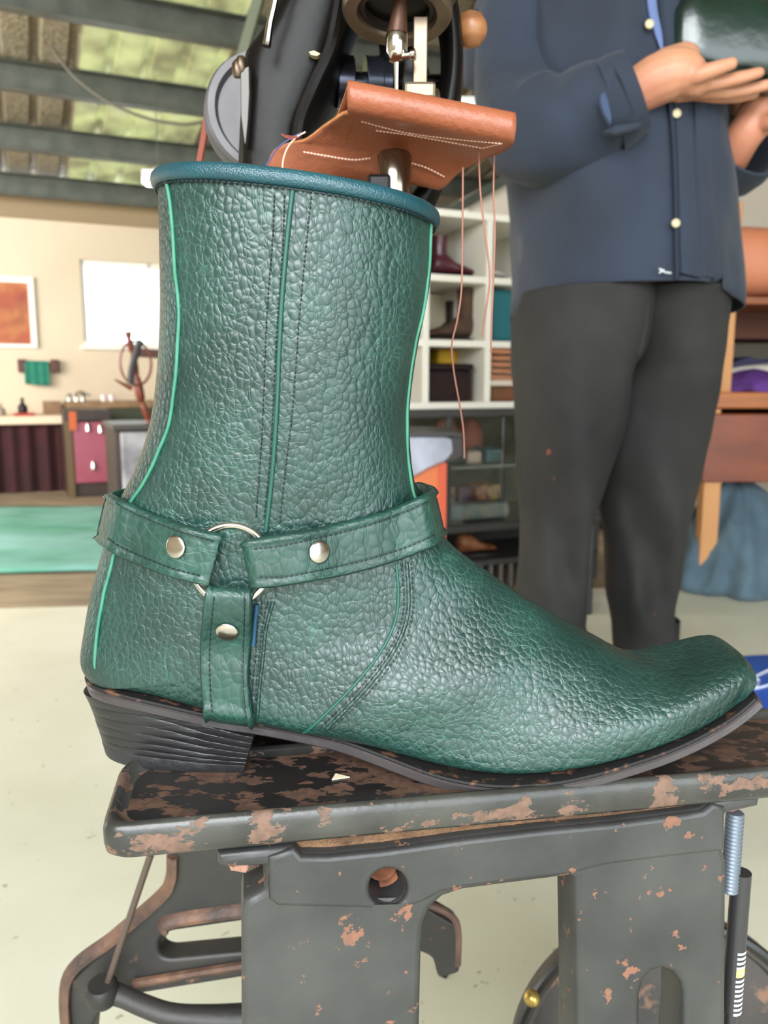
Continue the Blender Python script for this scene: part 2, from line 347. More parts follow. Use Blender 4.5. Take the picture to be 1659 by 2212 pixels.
struct('trim_4', MB().tube([at(575, -60, 3.6), at(516, 150, 3.6)], .028, 4), mat('green_brace', (98, 104, 84), .6))
# ceiling lamps
for (px, py, Y, lab) in ((343, 388, 5.2, 'small white square lamp under the roof just left of the boot collar'), (1018, 236, 4.6, 'bright white panel lamp under the roof right of the sewing machine')):
    c = at(px, py, Y); t = thing('ceiling_light', lab, 'light', c)
    obj('lamp_housing', MB().box((-.09, -.05, .0), (.09, .05, .05), off=c), mat('lamp_white', (230, 230, 228), .5), t, bevel=.006)
    obj('diffuser', MB().box((-.085, -.055, -.03), (.085, .045, 0), off=c), emis('lamp_glow'+str(px), (255, 255, 245), 4), t)
    obj('hanger_wire', MB().tube([c+Vector((0, 0, .05)), c+Vector((0, 0, rz(((c-P0).dot(V)))+.16-c.z))], .003, 6), steel, t)
pts = cr([tuple(at(*q)) for q in [(108, 100, 4.5), (160, 165, 4.5), (225, 215, 4.5), (300, 250, 4.5), (370, 266, 4.5), (440, 262, 4.5), (600, 200, 4.5)]], 40)
tag(obj('cable', MB().tube(pts, .008, 6), mat('grey_cable', (84, 78, 64), .6), smooth=True), 'thin dark cable sagging in a curve under the roof at upper left', 'cable')

# ================================================================ LEFT BACKGROUND
def room_box_px(x0, y0, x1, y1, v, dv):
    a, za = room_at(x0, y0, v); b, zb_ = room_at(x1, y1, v)
    return a, b, min(za, zb_), max(za, zb_)
# painting
a, b, z0, z1 = room_box_px(-55, 592, 82, 752, .03, 0)
t = thing('painting', 'orange and red abstract picture in a white frame on the back wall', 'picture', R((a+b)/2, .0, z0))
obj('frame', MB().rbox(a, b, 0, .035, z1-.05, z1).rbox(a, b, 0, .035, z0, z0+.03).rbox(a, a+.05, 0, .035, z0+.03, z1-.05).rbox(b-.045, b, 0, .035, z0+.03, z1-.05), mat('frame_white', (240, 236, 224), .5), t, bevel=.004)
pm = mat('painting_orange', (166, 82, 52), .6, var=(190, 128, 72), vscale=4, vmix=1, contrast=(.42, .6)); speck(pm, (132, 48, 42), 3, .48, .9, .15)
obj('canvas', MB().rbox(a+.045, b-.04, .004, .014, z0+.025, z1-.045), pm, t)
# towel on rail
a, b, z0, z1 = room_box_px(40, 776, 126, 830, .05, 0)
t = thing('towel_rail', 'dark wooden wall rail with brown end brackets below the picture', 'rail', R((a+b)/2, .0, z1-.08))
wd = mat('dark_wood', (92, 48, 30), .5, var=(60, 32, 22), vscale=20, vmix=.8, stretch=(1, 1, 6))
obj('bracket', MB().rbox(a-.01, a+.05, 0, .08, z1-.1, z1), wd, t, bevel=.006); obj('bracket', MB().rbox(b-.05, b+.01, 0, .08, z1-.1, z1), wd, t, bevel=.006)
obj('bar', MB().tube([R(a+.04, .05, z1-.035), R(b-.04, .05, z1-.035)], .012, 10), wd, t, smooth=True)
tw = MB(); rows = []
for i in range(25):
    s_ = i/24; u_ = a+.035+(b-a-.1)*s_; wv = .004*math.sin(s_*19)
    rows.append([R(u_, .072+wv, z0-.012*s_), R(u_, .074+wv, z1-.04), R(u_, .062, z1-.018), R(u_, .046, z1-.018), R(u_, .034, z1-.04), R(u_, .03-wv, z0+.06), R(u_, .026-wv, z0+.06), R(u_, .028, z1-.03), R(u_, .046, z1-.012), R(u_, .064, z1-.012), R(u_, .078+wv, z1-.03), R(u_, .078+wv, z0-.012*s_)])
tw.loft(rows); tag(obj('towel', tw, mat('teal_towel', (38, 128, 104), .9, var=(24, 104, 84), vscale=30, vmix=.8, sheen=.4), smooth=True), 'teal green towel hanging folded over the wall rail', 'towel')
# counter with dark red curtain
vc = .62
a, _ = room_at(-120, 900, vc); b, zc = room_at(140, 898, vc); _, zc1 = room_at(60, 917, vc)
t = thing('counter', 'long cream topped counter with a dark red curtain at the left edge', 'counter', R((a+b)/2, .3, 0))
obj('countertop', MB().rbox(a, b, 0.02, vc, zc1, zc), mat('cream_top', (226, 200, 172), .5), t, bevel=.006)
obj('side_panel', MB().rbox(b-.03, b, .05, vc-.03, 0.006, zc1), wd, t)
obj('back_rail', MB().rbox(a, b, .02, .05, 0.006, zc1), wd, t)
cu = MB(); rows = []
for i in range(161):
    s_ = i/160; u_ = a+.02+(b-a-.06)*s_
    rows.append([R(u_, vc-.06+.014*math.sin(s_*38)+.01*math.sin(s_*23), z_) for z_ in (.012, .35, zc1)]+[R(u_, vc-.066+.014*math.sin(s_*38)+.01*math.sin(s_*23), z_) for z_ in (zc1, .35, .012)])
cu.loft(rows); obj('curtain', cu, mat('wine_velvet', (58, 8, 15), .85, sheen=.1, var=(34, 4, 9), vscale=6, vmix=.7), t, smooth=True)
# things on the counter
def bottle(px, py, v, h, r, m, name, lab, cat, z=None):
    u_, z_ = room_at(px, py, v); z_ = z if z is not None else z_
    return tag(obj(name, MB().lathe(R(u_, v, z_), (0, 0, 1), [(r*.9, 0), (r, h*.05), (r, h*.5), (r*.4, h*.68), (r*.34, h*.92), (r*.42, h*.93), (r*.42, h)], 16), m, smooth=True), lab, cat)
blk = mat('black_plastic', (32, 30, 32), .35)
bottle(50, 897, .35, .13, .035, blk, 'bottle', 'small dark bottle standing on the counter below the towel', 'bottle', zc)
bottle(2, 897, .35, .09, .035, mat('clear_grey', (150, 140, 130), .2), 'jar', 'greyish jar at the left end of the counter', 'jar', zc)
tag(obj('tray', MB().rbox(room_at(30, 897, .5)[0], room_at(75, 897, .5)[0], .42, .55, zc, zc+.02), mat('red_plastic', (170, 40, 36), .4), bevel=.006), 'flat red dish on the counter in front of the small dark bottle', 'dish')
# wash tub shelf with tap
a, b, z0, z1 = room_box_px(95, 873, 262, 897, .5, 0)
cnt = t; tb_ = b0_ = None
obj('splash_board', MB().rbox(a, room_at(139, 900, vc)[0], .06, .2, zc+.001, z1+.015), mat('tan_board', (150, 118, 84), .6, var=(120, 90, 60), vscale=14, vmix=.7), cnt, bevel=.004)
a = room_at(142, 900, vc)[0]+.02
t = thing('sink_bench', 'brown sink bench against the back wall behind the mauve cabinet', 'bench', R((a+b)/2, .25, 0))
tanw = mat('tan_board', (150, 118, 84), .6, var=(120, 90, 60), vscale=14, vmix=.7)
obj('benchtop', MB().rbox(a, b+.4, .01, .5, z1-.035, z1+.015), tanw, t, bevel=.005)
obj('front_rail', MB().rbox(a, b+.4, .44, .48, z0-.06, z1-.035), mat('green_dark', (60, 66, 44), .6), t)
for q in (a+.03, b+.3): obj('leg', MB().rbox(q, q+.06, .05, .44, 0.006, z0-.06), wd, t)
chrome = mat('chrome', (210, 206, 200), .15, 1)
u_, _ = room_at(165, 870, .3); t = thing('tap', 'chrome mixer tap standing on the sink bench', 'tap', R(u_, .3, z1+.015)); zz = z1+.015
obj('spout', MB().tube(cr([tuple(R(u_, .3, zz)), tuple(R(u_, .3, zz+.05)), tuple(R(u_+.03, .34, zz+.075)), tuple(R(u_+.09, .4, zz+.05))], 12), .012, 10), chrome, t, smooth=True)
for q in (-.05, .05): obj('tap_handle', MB().lathe(R(u_+q, .3, zz), (0, 0, 1), [(.02, 0), (.02, .025), (.012, .03), (.024, .045), (.02, .06)], 12), chrome, t, smooth=True)
for q, lab in ((225, 'left one of two small glass cups on the sink bench'), (242, 'right one of two small glass cups on the sink bench')):
    u_, _ = room_at(q, 880, .35); tag(obj('cup', MB().lathe(R(u_, .35, zz), (0, 0, 1), [(.02, 0), (.026, .05), (.023, .05), (.018, .005)], 14), mat('cup_glass', (240, 225, 225), .15, spec=.8), smooth=True), lab, 'cup')
# mauve cabinet
vm = 1.0
a, b, z0, z1 = room_box_px(137, 886, 248, 1076, vm, 0); z0 = .006
t = thing('cabinet', 'dark framed cabinet with a mauve pink door near the sink', 'cabinet', R((a+b)/2, vm-.2, z0))
dk = mat('cabinet_dark', (44, 34, 32), .5, var=(66, 48, 38), vscale=8, vmix=.7)
obj('body', MB().rbox(a, b, vm-.36, vm-.03, z0, z1), dk, t, bevel=.006)
obj('post', MB().rbox(a, a+.05, vm-.03, vm, z0, z1-.05), mat('olive_wood', (96, 76, 48), .6), t, bevel=.004)
obj('top_rail', MB().rbox(a, b, vm-.04, vm+.01, z1-.075, z1), dk, t, bevel=.004)
obj('tape_patch', MB().rbox(a+.03, a+.08, vm+.01, vm+.013, z1-.14, z1-.01), mat('orange_tape', (190, 88, 40), .5), t)
mauve = mat('mauve_paint', (158, 82, 98), .4, var=(150, 66, 84), vscale=4, vmix=.8)
dr = obj('door', MB().rbox(a+.055, b-.01, vm-.03, vm-.005, z0+.1, z1-.085), mauve, t, bevel=.006)
for q, zz in ((.09, .86), (.2, .84), (.37, .85), (.12, .42)):
    obj('hook', MB().lathe(R(a+.085+q*.75, vm+.005, z0+(z1-z0)*zz-.07), (0, 0, 1), [(.006, 0), (.016, .01), (.013, .05), (.005, .07)], 10), chrome, dr, smooth=True)
# grey steel box with turned wooden post
vg = 3.1
a, z1 = room_at(247, 918, vg); b, _ = room_at(420, 918, vg); z0 = .017
t = thing('tool_chest', 'grey scuffed metal chest with dark edges just left of the boot ankle', 'chest', R((a+b)/2, vg-.25, z0))
gm = mat('scuffed_grey', (176, 172, 176), .55, var=(120, 116, 122), vscale=10, vmix=.9, bump=.05)
obj('body', MB().rbox(a, b, vg-.5, vg-.02, z0, z1-.02), dk, t, bevel=.006)
obj('front_panel', MB().rbox(a+.025, b-.02, vg-.02, vg, z0+.05, z1-.035), gm, t, bevel=.008)
obj('lid', MB().rbox(a-.01, b+.01, vg-.51, vg+.01, z1-.025, z1), mat('lid_dark', (70, 66, 60), .5), t, bevel=.005)
zl = z1
def lp(px, py, v=vg-.15): u_, z_ = room_at(px, py, v); return R(u_, v, z_)
t = thing('turned_stand', 'turned reddish wooden stand with a hoop and dark strap on the chest', 'stand', R(*(lambda q: (q[0], vg-.15, zl))(room_at(322, 905, vg-.15))))
red = mat('red_turned_wood', (128, 58, 34), .35, var=(86, 36, 22), vscale=30, vmix=.7)
sp = [(276, 716), (277, 722), (279, 734), (283, 750), (288, 770), (293, 800), (298, 830), (304, 860), (311, 880), (319, 903)]
q0 = R(*(lambda q: (q[0], vg-.15, zl))(room_at(322, 905, vg-.15)))
pth = cr([tuple(lp(*q)) for q in sp]+[tuple(q0)], 60); rr = []
for i in range(60):
    s_ = i/59; rr.append(.0105+.006*abs(math.sin(s_*17))+(.008 if s_ < .06 else 0)+(.006 if .55 < s_ < .72 else 0))
obj('post', MB().tube(pth, rr, 12), red, t, smooth=True)
c = lp(292, 785); hp = [c+U*(.072*math.cos(k/36*2*math.pi))+Z*(.105*math.sin(k/36*2*math.pi))+V*.02 for k in range(37)]
obj('hoop', MB().tube(hp, .006, 8), red, t, smooth=True)
obj('strap', MB().tube(cr([tuple(lp(*q, vg-.11)) for q in [(305, 735), (298, 750), (288, 785), (284, 805), (282, 830)]], 16), .018, 8, flat=.4), mat('grey_strap', (74, 70, 70), .5), t, smooth=True)
obj('spindle', MB().tube([lp(248, 820, vg-.1), lp(285, 840, vg-.1)], [.004, .012], 8), red, t, smooth=True)
obj('crossbar', MB().tube([lp(300, 762), lp(400, 768)], .028, 4), wd, t)
# rug
q = [floor_at(-260, 1242, .02), floor_at(345, 1226, .02), floor_at(345, 1093, .02), floor_at(-200, 1096, .02)]
rg = MB(); nx, ny = 60, 24; rows = []
for j in range(ny+1):
    row = []
    for i in range(nx+1):
        s_, r_ = i/nx, j/ny; p = (q[0]*(1-s_)+q[1]*s_)*(1-r_)+(q[3]*(1-s_)+q[2]*s_)*r_
        row.append(Vector((p.x, p.y, .0135+.0015*noise.noise(p*3))))
    rows.append(row)
rg.loft(rows, closed=False)
rug_m = mat('teal_rug', (104, 168, 146), .9, var=(74, 134, 112), vscale=3, vmix=1, stretch=(1, 2.5, 1), bump=.3, bscale=90); speck(rug_m, (142, 190, 184), 1.6, .40, .8, .25)
o = obj('rug', rg, rug_m, smooth=True); tag(o, 'large mottled teal and green rug lying on the floor at left', 'rug'); sm = o.modifiers.new('s', 'SOLIDIFY'); sm.thickness = .012; sm.offset = -1
# ================================================================ RIGHT BACKGROUND
white_m = mat('white_shelf', (232, 226, 212), .5)
VS = 4.45
def sx(px, py): return room_at(px, py, VS)[0]
def sz(px, py): return room_at(px, py, VS)[1]
us = [sx(790, 800), sx(919, 800), sx(1053, 800), sx(1180, 800)]
zs = [sz(990, 876), sz(990, 742), sz(990, 602), sz(990, 462)]
t = thing('cube_shelf', 'white open cube shelving unit full of boots behind the person', 'shelving', R((us[0]+us[3])/2, VS-.2, zs[0]))
for z_ in zs: obj('shelf_board', MB().rbox(us[0]-.015, us[3]+.015, VS-.38, VS, z_-.012, z_+.012), white_m, t, bevel=.002)
for u_ in us: obj('upright', MB().rbox(u_-.013, u_+.013, VS-.38, VS+.002, zs[0]+.012, zs[3]-.012), white_m, t, bevel=.002)
obj('back_panel', MB().rbox(us[0], us[3], VS-.4, VS-.385, zs[0], zs[3]), mat('shelf_back', (214, 204, 184), .7), t)
# glass display cabinet under it
zc0 = sz(990, 1150); zc1 = zs[0]-.012; uA = sx(760, 1000); uB = sx(1300, 1000)
t = thing('display_case', 'dark framed glass display case under the white shelving', 'cabinet', R((uA+uB)/2, VS-.25, 0))
dkf = mat('dark_rail', (58, 56, 54), .45)
for z_ in (zc1-.03, zc0): obj('rail', MB().rbox(uA, uB, VS-.45, VS+.02, z_, z_+.03), dkf, t, bevel=.004)
for u_ in (uA, sx(962, 1000), uB-.03): obj('post', MB().rbox(u_, u_+.02, VS-.01, VS+.015, zc0+.03, zc1-.03), dkf, t, bevel=.003)
obj('back_panel', MB().rbox(uA, uB, VS-.44, VS-.42, zc0+.03, zc1-.03), mat('case_back', (92, 100, 84), .6, var=(52, 60, 44), vscale=9, vmix=1), t)
obj('middle_shelf', MB().rbox(uA+.02, uB-.03, VS-.4, VS-.03, zc0+.235, zc0+.245), mat('case_shelf', (120, 130, 124), .3), t)
for a, b in ((uA+.02, sx(1085, 1000)-.003), (sx(1085, 1000)+.003, uB-.03)): obj('glass_door', MB().rbox(a, b, VS+.004, VS+.009, zc0+.03, zc1-.03), gl, t)
obj('leg_frame', MB().rbox(uA, uB, VS-.4, VS-.36, .006, zc0).rbox(uA, uB, VS-.45, VS, .11, .13).rbox(uA, uA+.04, VS-.04, VS, .006, zc0).rbox(uB-.04, uB, VS-.04, VS, .006, zc0), dkf, t)
for k in range(7):
    px = 1000+k*22; u_ = sx(px, 1220); obj('rod', MB().rbox(u_-.006, u_+.006, VS-.03, VS-.015, .01, .11), mat('rod_grey', (110, 104, 98), .4), t)
# goods in the case
goods = [(975, .10, .05, (206, 190, 166), 'cream folded leather piece'), (1012, .11, .07, (44, 70, 66), 'dark green folded leather piece'), (1050, .09, .05, (190, 172, 150), 'pale leather purse'), (1092, .1, .06, (60, 98, 100), 'teal leather purse')]
for px, w_, h_, col, lab in goods:
    u_ = sx(px, 1000); tag(obj('purse', MB().rbox(u_-w_*.36, u_+w_*.36, VS-.2, VS-.08, zc0+.246, zc0+.246+h_), mat('g'+lab, col, .5), bevel=.012), lab+' on the middle shelf inside the display case', 'purse')
for px, col, lab in ((1046, (176, 108, 88), 'left one of two pink brown leather pouches in the display case'), (1098, (168, 104, 90), 'right one of two pink brown leather pouches in the display case')):
    u_ = sx(px, 980); z_ = zc0+.246; tag(obj('pouch', MB().lathe(R(u_, VS-.3, z_+.0), (0, 0, 1), [(.03, 0), (.055, .03), (.055, .11), (.03, .16), (.01, .17)], 14), mat('p'+lab[:5], col, .6), smooth=True), lab, 'pouch')
blueish = mat('patterned_cloth', (96, 128, 132), .7, var=(150, 150, 130), vscale=14, vmix=1)
tag(obj('folded_cloth', MB().rbox(sx(966, 1100), sx(1118, 1100), VS-.3, VS-.05, zc0+.03, zc0+.094), blueish, bevel=.02), 'blue grey folded cloth along the bottom of the display case', 'cloth')
rs = random.Random(3)
for k, (px, col) in enumerate([(1003, (206, 176, 120)), (1040, (92, 70, 96)), (1078, (200, 138, 84)), (1104, (204, 176, 88))]):
    u_ = sx(px, 1060); tag(obj('tile_box', MB().rbox(u_-.028, u_+.028, VS-.25, VS-.12, zc0+.095, zc0+.155), mat('tb%d' % k, col, .6, var=(80, 60, 70), vscale=25, vmix=.9), bevel=.006), ['small checked cream box on the folded cloth in the display case', 'small violet box on the folded cloth in the display case', 'small orange box on the folded cloth in the display case', 'small yellow box on the folded cloth at the right of the display case'][k], 'box')

# boots and shoes ------------------------------------------------------------
def shoe(name, lab, cat, toe, heel, m, sole_m, shaft=.0, width=.045, group=None, scale=1):
    toe = Vector(toe); heel = Vector(heel); ax = (toe-heel); Ln = ax.length; ax.normalize(); sd = ax.cross(Z).normalized()
    t = thing(name, lab, cat, (toe+heel)/2, group)
    def P_(a, s_, h): return heel+ax*(a*Ln)+sd*s_+Z*h
    prof = [(0.0, .5, .10), (.05, .8, .13), (.14, .85, .14), (.26, .85, .14), (.38, .9, .115), (.5, 1, .085), (.65, 1.08, .07), (.8, 1.0, .055), (.92, .8, .045), (1.0, .4, .03)]
    rings = []
    for a, w_, h in prof:
        h = h*Ln/.29; rings.append([P_(a, w_*width*math.cos(th)*(1 if math.sin(th) > 0 else 1), .012+h*.5+(h*.5-.004)*math.sin(th)*(1 if math.sin(th) > 0 else 1)) for th in [2*math.pi*k/16 for k in range(16)]])
    obj('upper', MB().loft(rings), m, t, smooth=True)
    sl = [P_(a, w_*width*1.06, 0) for a, w_, h in prof]+[P_(a, -w_*width*1.06, 0) for a, w_, h in reversed(prof)]
    obj('sole', MB().prism(sl, (0, 0, .012)), sole_m, t)
    if shaft:
        rg_ = []
        for f, wx in ((0, .85), (.3, .75), (.7, .82), (1, .9)):
            rg_.append([P_(.19+.19*math.cos(th)*wx, width*.95*wx*math.sin(th), .1*Ln/.29+f*shaft) for th in [2*math.pi*k/18 for k in range(18)]])
        rg_ += [[P_(.19+.17*math.cos(th)*.9, width*.85*.9*math.sin(th), .1*Ln/.29+f*shaft) for th in [2*math.pi*k/18 for k in range(18)]] for f in (1, .2)]
        obj('shaft', MB().loft(rg_), m, t, smooth=True)
    return t
def pz(px, row, dv=.12): return R(sx(px, 800), VS-dv, zs[row]+.0125)
maroon = mat('maroon_leather', (74, 30, 40), .3, bump=.1); brn = mat('brown_suede', (78, 56, 40), .85, var=(58, 40, 28), vscale=30, vmix=.8); bk = mat('black_shoe', (24, 22, 24), .3); dsole = mat('dark_sole', (30, 24, 22), .6)
shoe('boot', 'maroon leather ankle boot on the top row of the white shelving', 'boot', pz(1058, 2), pz(960, 2), maroon, dsole, shaft=.085, width=.04)
shoe('boot', 'second maroon leather boot behind the first on the top row', 'boot', pz(1075, 2, .24), pz(985, 2, .24), maroon, dsole, shaft=.07, width=.04)
shoe('boot', 'mottled brown suede boot with a tall shaft on the middle row', 'boot', pz(950, 1), pz(1060, 1), brn, dsole, shaft=.12, width=.042)
shoe('boot', 'dark brown boot partly hidden behind the brown suede boot', 'boot', pz(975, 1, .27), pz(1070, 1, .27), mat('dark_brown_boot', (48, 32, 24), .6), dsole, shaft=.10, width=.04)
shoe('shoe', 'white and black shoe on the top row right of the maroon boots', 'shoe', pz(1120, 2), pz(1062, 2), mat('white_leather', (214, 208, 204), .4), bk, shaft=.06, width=.04)
shoe('shoe', 'black shoe behind the white one on the top row', 'shoe', pz(1120, 2, .26), pz(1062, 2, .26), bk, dsole, shaft=.11, width=.04)
tag(obj('card', MB().rbox(sx(1010, 680), sx(1082, 680), VS-.36, VS-.33, zs[1]+.0125, zs[1]+.21), mat('cream_card', (236, 222, 190), .7), bevel=.003), 'cream card standing behind the brown suede boots', 'card')
tag(obj('card', MB().rbox(sx(1015, 540), sx(1080, 540), VS-.36, VS-.33, zs[2]+.0125, zs[2]+.2), mat('cream_card', (236, 222, 190), .7), bevel=.003), 'cream card standing behind the maroon boots', 'card')
tag(obj('bag', MB().prism([R(sx(1062, 700), VS-.05, zs[1]+.0125), R(sx(1130, 700), VS-.05, zs[1]+.0125), R(sx(1130, 700), VS-.05, zs[1]+.205), R(sx(1070, 700), VS-.05, zs[1]+.205)], -V*.2), mat('teal_bag', (22, 96, 104), .5), bevel=.015), 'teal leather bag standing in the middle row of the white shelving', 'bag')
a, b = sx(929, 850), sx(1030, 850)
t = thing('box', 'glossy black lidded box in the bottom row of the white shelving', 'box', R((a+b)/2, VS-.15, zs[0]+.0125))
obj('body', MB().rbox(a, b, VS-.3, VS-.03, zs[0]+.0125, zs[0]+.13), mat('gloss_black', (22, 20, 24), .2, var=(60, 34, 36), vscale=9, vmix=.4), t, bevel=.012)
obj('lid', MB().rbox(a-.004, b+.004, VS-.304, VS-.026, zs[0]+.13, zs[0]+.152), mat('gloss_black', (22, 20, 24), .2), t, bevel=.008)
tag(obj('cloth', MB().rbox(sx(1002, 765), sx(1048, 765), VS-.34, VS-.2, zs[0]+.153, zs[0]+.21), mat('yellow_cloth', (226, 176, 40), .7, bump=.4, bscale=12), bevel=.015), 'bright yellow folded cloth behind the glossy black box', 'cloth')
tag(obj('small_box', MB().rbox(sx(1051, 765), sx(1068, 765), VS-.34, VS-.2, zs[0]+.153, zs[0]+.205), white_m, bevel=.003), 'small white box beside the yellow cloth', 'box')
pk = mat('plank_brown', (150, 92, 60), .6, var=(190, 130, 90), vscale=12, vmix=.8, stretch=(1, 1, 8))
ord_ = ['lowest', 'second lowest', 'middle', 'second highest', 'topmost']
for k in range(5):
    z_ = zs[0]+.094+k*.024
    tag(obj('leather_slab', MB().rbox(sx(1060+3*(k % 2), 800), sx(1125, 800), VS-.26+.01*(k % 3), VS-.02-.01*(k % 2), z_, z_+.0165 if k < 4 else z_+.02), pk, bevel=.003), ord_[k]+' brown slab in the stack on the bottom row of the white shelving', 'slab', 'stacked brown slabs')
for k in range(5):  # spacers are the turned edges of the slabs' felt
    pass
tag(obj('tray', MB().rbox(sx(1060, 850), sx(1128, 850), VS-.3, VS-.02, zs[0]+.071, zs[0]+.093), mat('pale_tray', (214, 196, 180), .4), bevel=.003), 'pale tray under the stack of brown slabs', 'tray')
tag(obj('leather_bundle', MB().rbox(sx(1062, 850), sx(1126, 850), VS-.28, VS-.03, zs[0]+.0125, zs[0]+.07), mat('rust_bundle', (134, 66, 44), .7, var=(60, 70, 30), vscale=18, vmix=.7, bump=.4, bscale=20), bevel=.014), 'rusty brown leather bundle under the pale tray', 'bundle')
# low shelf with shoes
shoe('shoe', 'tan brown shoe on the low rack under the display case', 'shoe', R(sx(1100, 1200), VS-.1, .131), R(sx(1015, 1200), VS-.1, .131), mat('tan_shoe', (150, 96, 56), .5, var=(90, 46, 30), vscale=20, vmix=.9), dsole, width=.036)
shoe('shoe', 'black shoe left of the tan shoe under the display case', 'shoe', R(sx(1005, 1200), VS-.12, .131), R(sx(940, 1200), VS-.12, .131), bk, dsole, width=.036)
# anvil-like white bench block in front of the case, on an orange box
Yb = 2.35
t = thing('orange_box', 'orange box standing on the floor behind the boot ankle', 'box', floor_at(900, 1200)*0+Vector((at(930, 1000, Yb).x, Yb, 0)))
c0 = at(840, 1010, Yb); c1 = at(961, 1125, Yb)
om = mat('orange_box', (214, 116, 62), .5, var=(200, 96, 50), vscale=6, vmix=.7)
obj('box_body', MB().box((c0.x, Yb, 0), (c1.x, Yb+.3, c0.z+.02)), om, t, bevel=.006)
obj('corner_strip', MB().box((c1.x-.022, Yb-.004, 0), (c1.x+.003, Yb, c0.z+.02)), mat('orange_edge', (204, 84, 48), .5), t)
t = thing('casting', 'pale blue grey painted metal block with a black rounded end on the orange box', 'block', Vector((at(930, 1000, Yb).x, Yb+.1, c0.z+.02)))
o2 = [at(*q, Yb-.02) for q in [(820, 942), (960, 942), (982, 950), (990, 968), (984, 984), (955, 1000), (925, 1012), (895, 1030), (840, 1030)]]
obj('block_body', MB().prism(o2, (0, .28, 0)), mat('pale_metal', (178, 182, 200), .4, var=(120, 122, 130), vscale=9, vmix=.7), t, bevel=.006, smooth=True)
obj('top_plate', MB().prism([at(*q, Yb-.03) for q in [(815, 933), (975, 933), (1000, 938), (1000, 945), (975, 943), (815, 943)]], (0, .3, 0)), mat('dark_plate', (50, 46, 44), .5), t)
obj('end_cap', MB().prism([at(*q, Yb-.025) for q in [(975, 943), (1000, 945), (1003, 985), (985, 995), (960, 1000), (978, 975)]], (0, .29, 0)), mat('dark_plate', (50, 46, 44), .5), t, bevel=.004)
# black case and things between the legs
YL = 2.75
t = thing('black_case', 'black upright case with a white patch seen between the trouser legs', 'case', Vector((at(1262, 1200, YL).x, YL+.1, 0)))
c0 = at(1225, 1128, YL); c1 = at(1282, 1270, YL)
obj('case_body', MB().box((c0.x, YL, 0.0), (c1.x, YL+.15, c0.z)), mat('case_black', (30, 28, 28), .5), t, bevel=.008)
obj('label_patch', MB().prism([at(*q, YL-.002) for q in [(1258, 1185), (1272, 1182), (1270, 1210), (1257, 1216)]], (0, .002, 0)), mat('patch_white', (226, 200, 180), .6), t)
t = thing('black_cabinet', 'low black cabinet with orange end post seen between the trouser legs', 'cabinet', R(*(lambda q: (q, VP+.2, .0))(room_at(1300, 1150, VP+.3)[0])))
a = room_at(1272, 1150, VP+.35)[0]; b = room_at(1318, 1150, VP+.35)[0]
obj('cabinet_body', MB().rbox(a+.07, b+.4, VP+.01, VP+.33, 0.006, .42), mat('case_black', (30, 28, 28), .5), t)
obj('post', MB().rbox(a, a+.07, VP+.05, VP+.35, 0.006, .45), mat('orange_wood', (178, 98, 40), .6), t)
tag(obj('plant_pot', MB().lathe(R(a+.03, VP+.2, .45), (0, 0, 1), [(.03, 0), (.05, .06), (.035, .1), (.02, .16)], 10), mat('leaf_green', (90, 120, 30), .7), smooth=True), 'small green potted plant on the orange post seen between the legs', 'plant')

# rack at right ---------------------------------------------------------------
YR = 3.05
rw = mat('rack_pine', (206, 150, 96), .6, var=(176, 118, 68), vscale=8, vmix=.8, stretch=(1, 1, .2)); rb = mat('rack_brown', (150, 84, 38), .5, var=(110, 56, 26), vscale=10, vmix=.8, stretch=(.3, 1, 3))
t = thing('storage_rack', 'wooden storage rack with pine posts and brown shelves at the right edge', 'rack', (at(1650, 1000, YR).x, YR+.3, 0))
def rbx(x0, y0, x1, y1, Y0, Y1, z=None):
    p = at(x0, y0, YR); q = at(x1, y1, YR); return MB().box((p.x, Y0, q.z if z is None else z), (q.x, Y1, p.z))
x0r = 1549
obj('post', rbx(1549, 436, 1579, 850, YR, YR+.06), rw, t, bevel=.004)
obj('post', rbx(1520, 1030, 1546, 1200, YR-.01, YR+.05, 0), rw, t, bevel=.004)
obj('post', rbx(2060, 436, 2100, 1200, YR, YR+.06, 0), rw, t, bevel=.004)
obj('post', rbx(1549, 436, 1579, 850, YR+.7, YR+.76, 0), rw, t, bevel=.004)
obj('shelf', rbx(1560, 641, 2100, 657, YR+.0, YR+.75), rb, t, bevel=.003)
obj('shelf_edge', rbx(1562, 618, 2100, 640, YR+.55, YR+.6), rw, t)
obj('shelf_box', rbx(1575, 657, 2060, 720, YR+.35, YR+.75), mat('deep_brown', (84, 44, 22), .7), t)
obj('beam', rbx(1524, 847, 2100, 882, YR-.03, YR+.75), mat('beam_wood', (176, 104, 48), .45, var=(140, 76, 34), vscale=10, vmix=.8, stretch=(.3, 1, 3)), t, bevel=.006)
obj('block', rbx(1524, 884, 1552, 893, YR-.02, YR+.2), rw, t)
obj('front_panel', rbx(1519, 894, 2100, 1040, YR-.03, YR), mat('panel_cherry', (132, 62, 26), .4, var=(96, 40, 18), vscale=7, vmix=.9, stretch=(.5, 1, 1.5)), t, bevel=.004)
obj('bottom_board', rbx(1519, 894, 2100, 900, YR, YR+.7), rb, t)
obj('back_panel', rbx(1560, 700, 2100, 850, YR+.78, YR+.8), mat('rack_back', (150, 140, 124), .8), t)
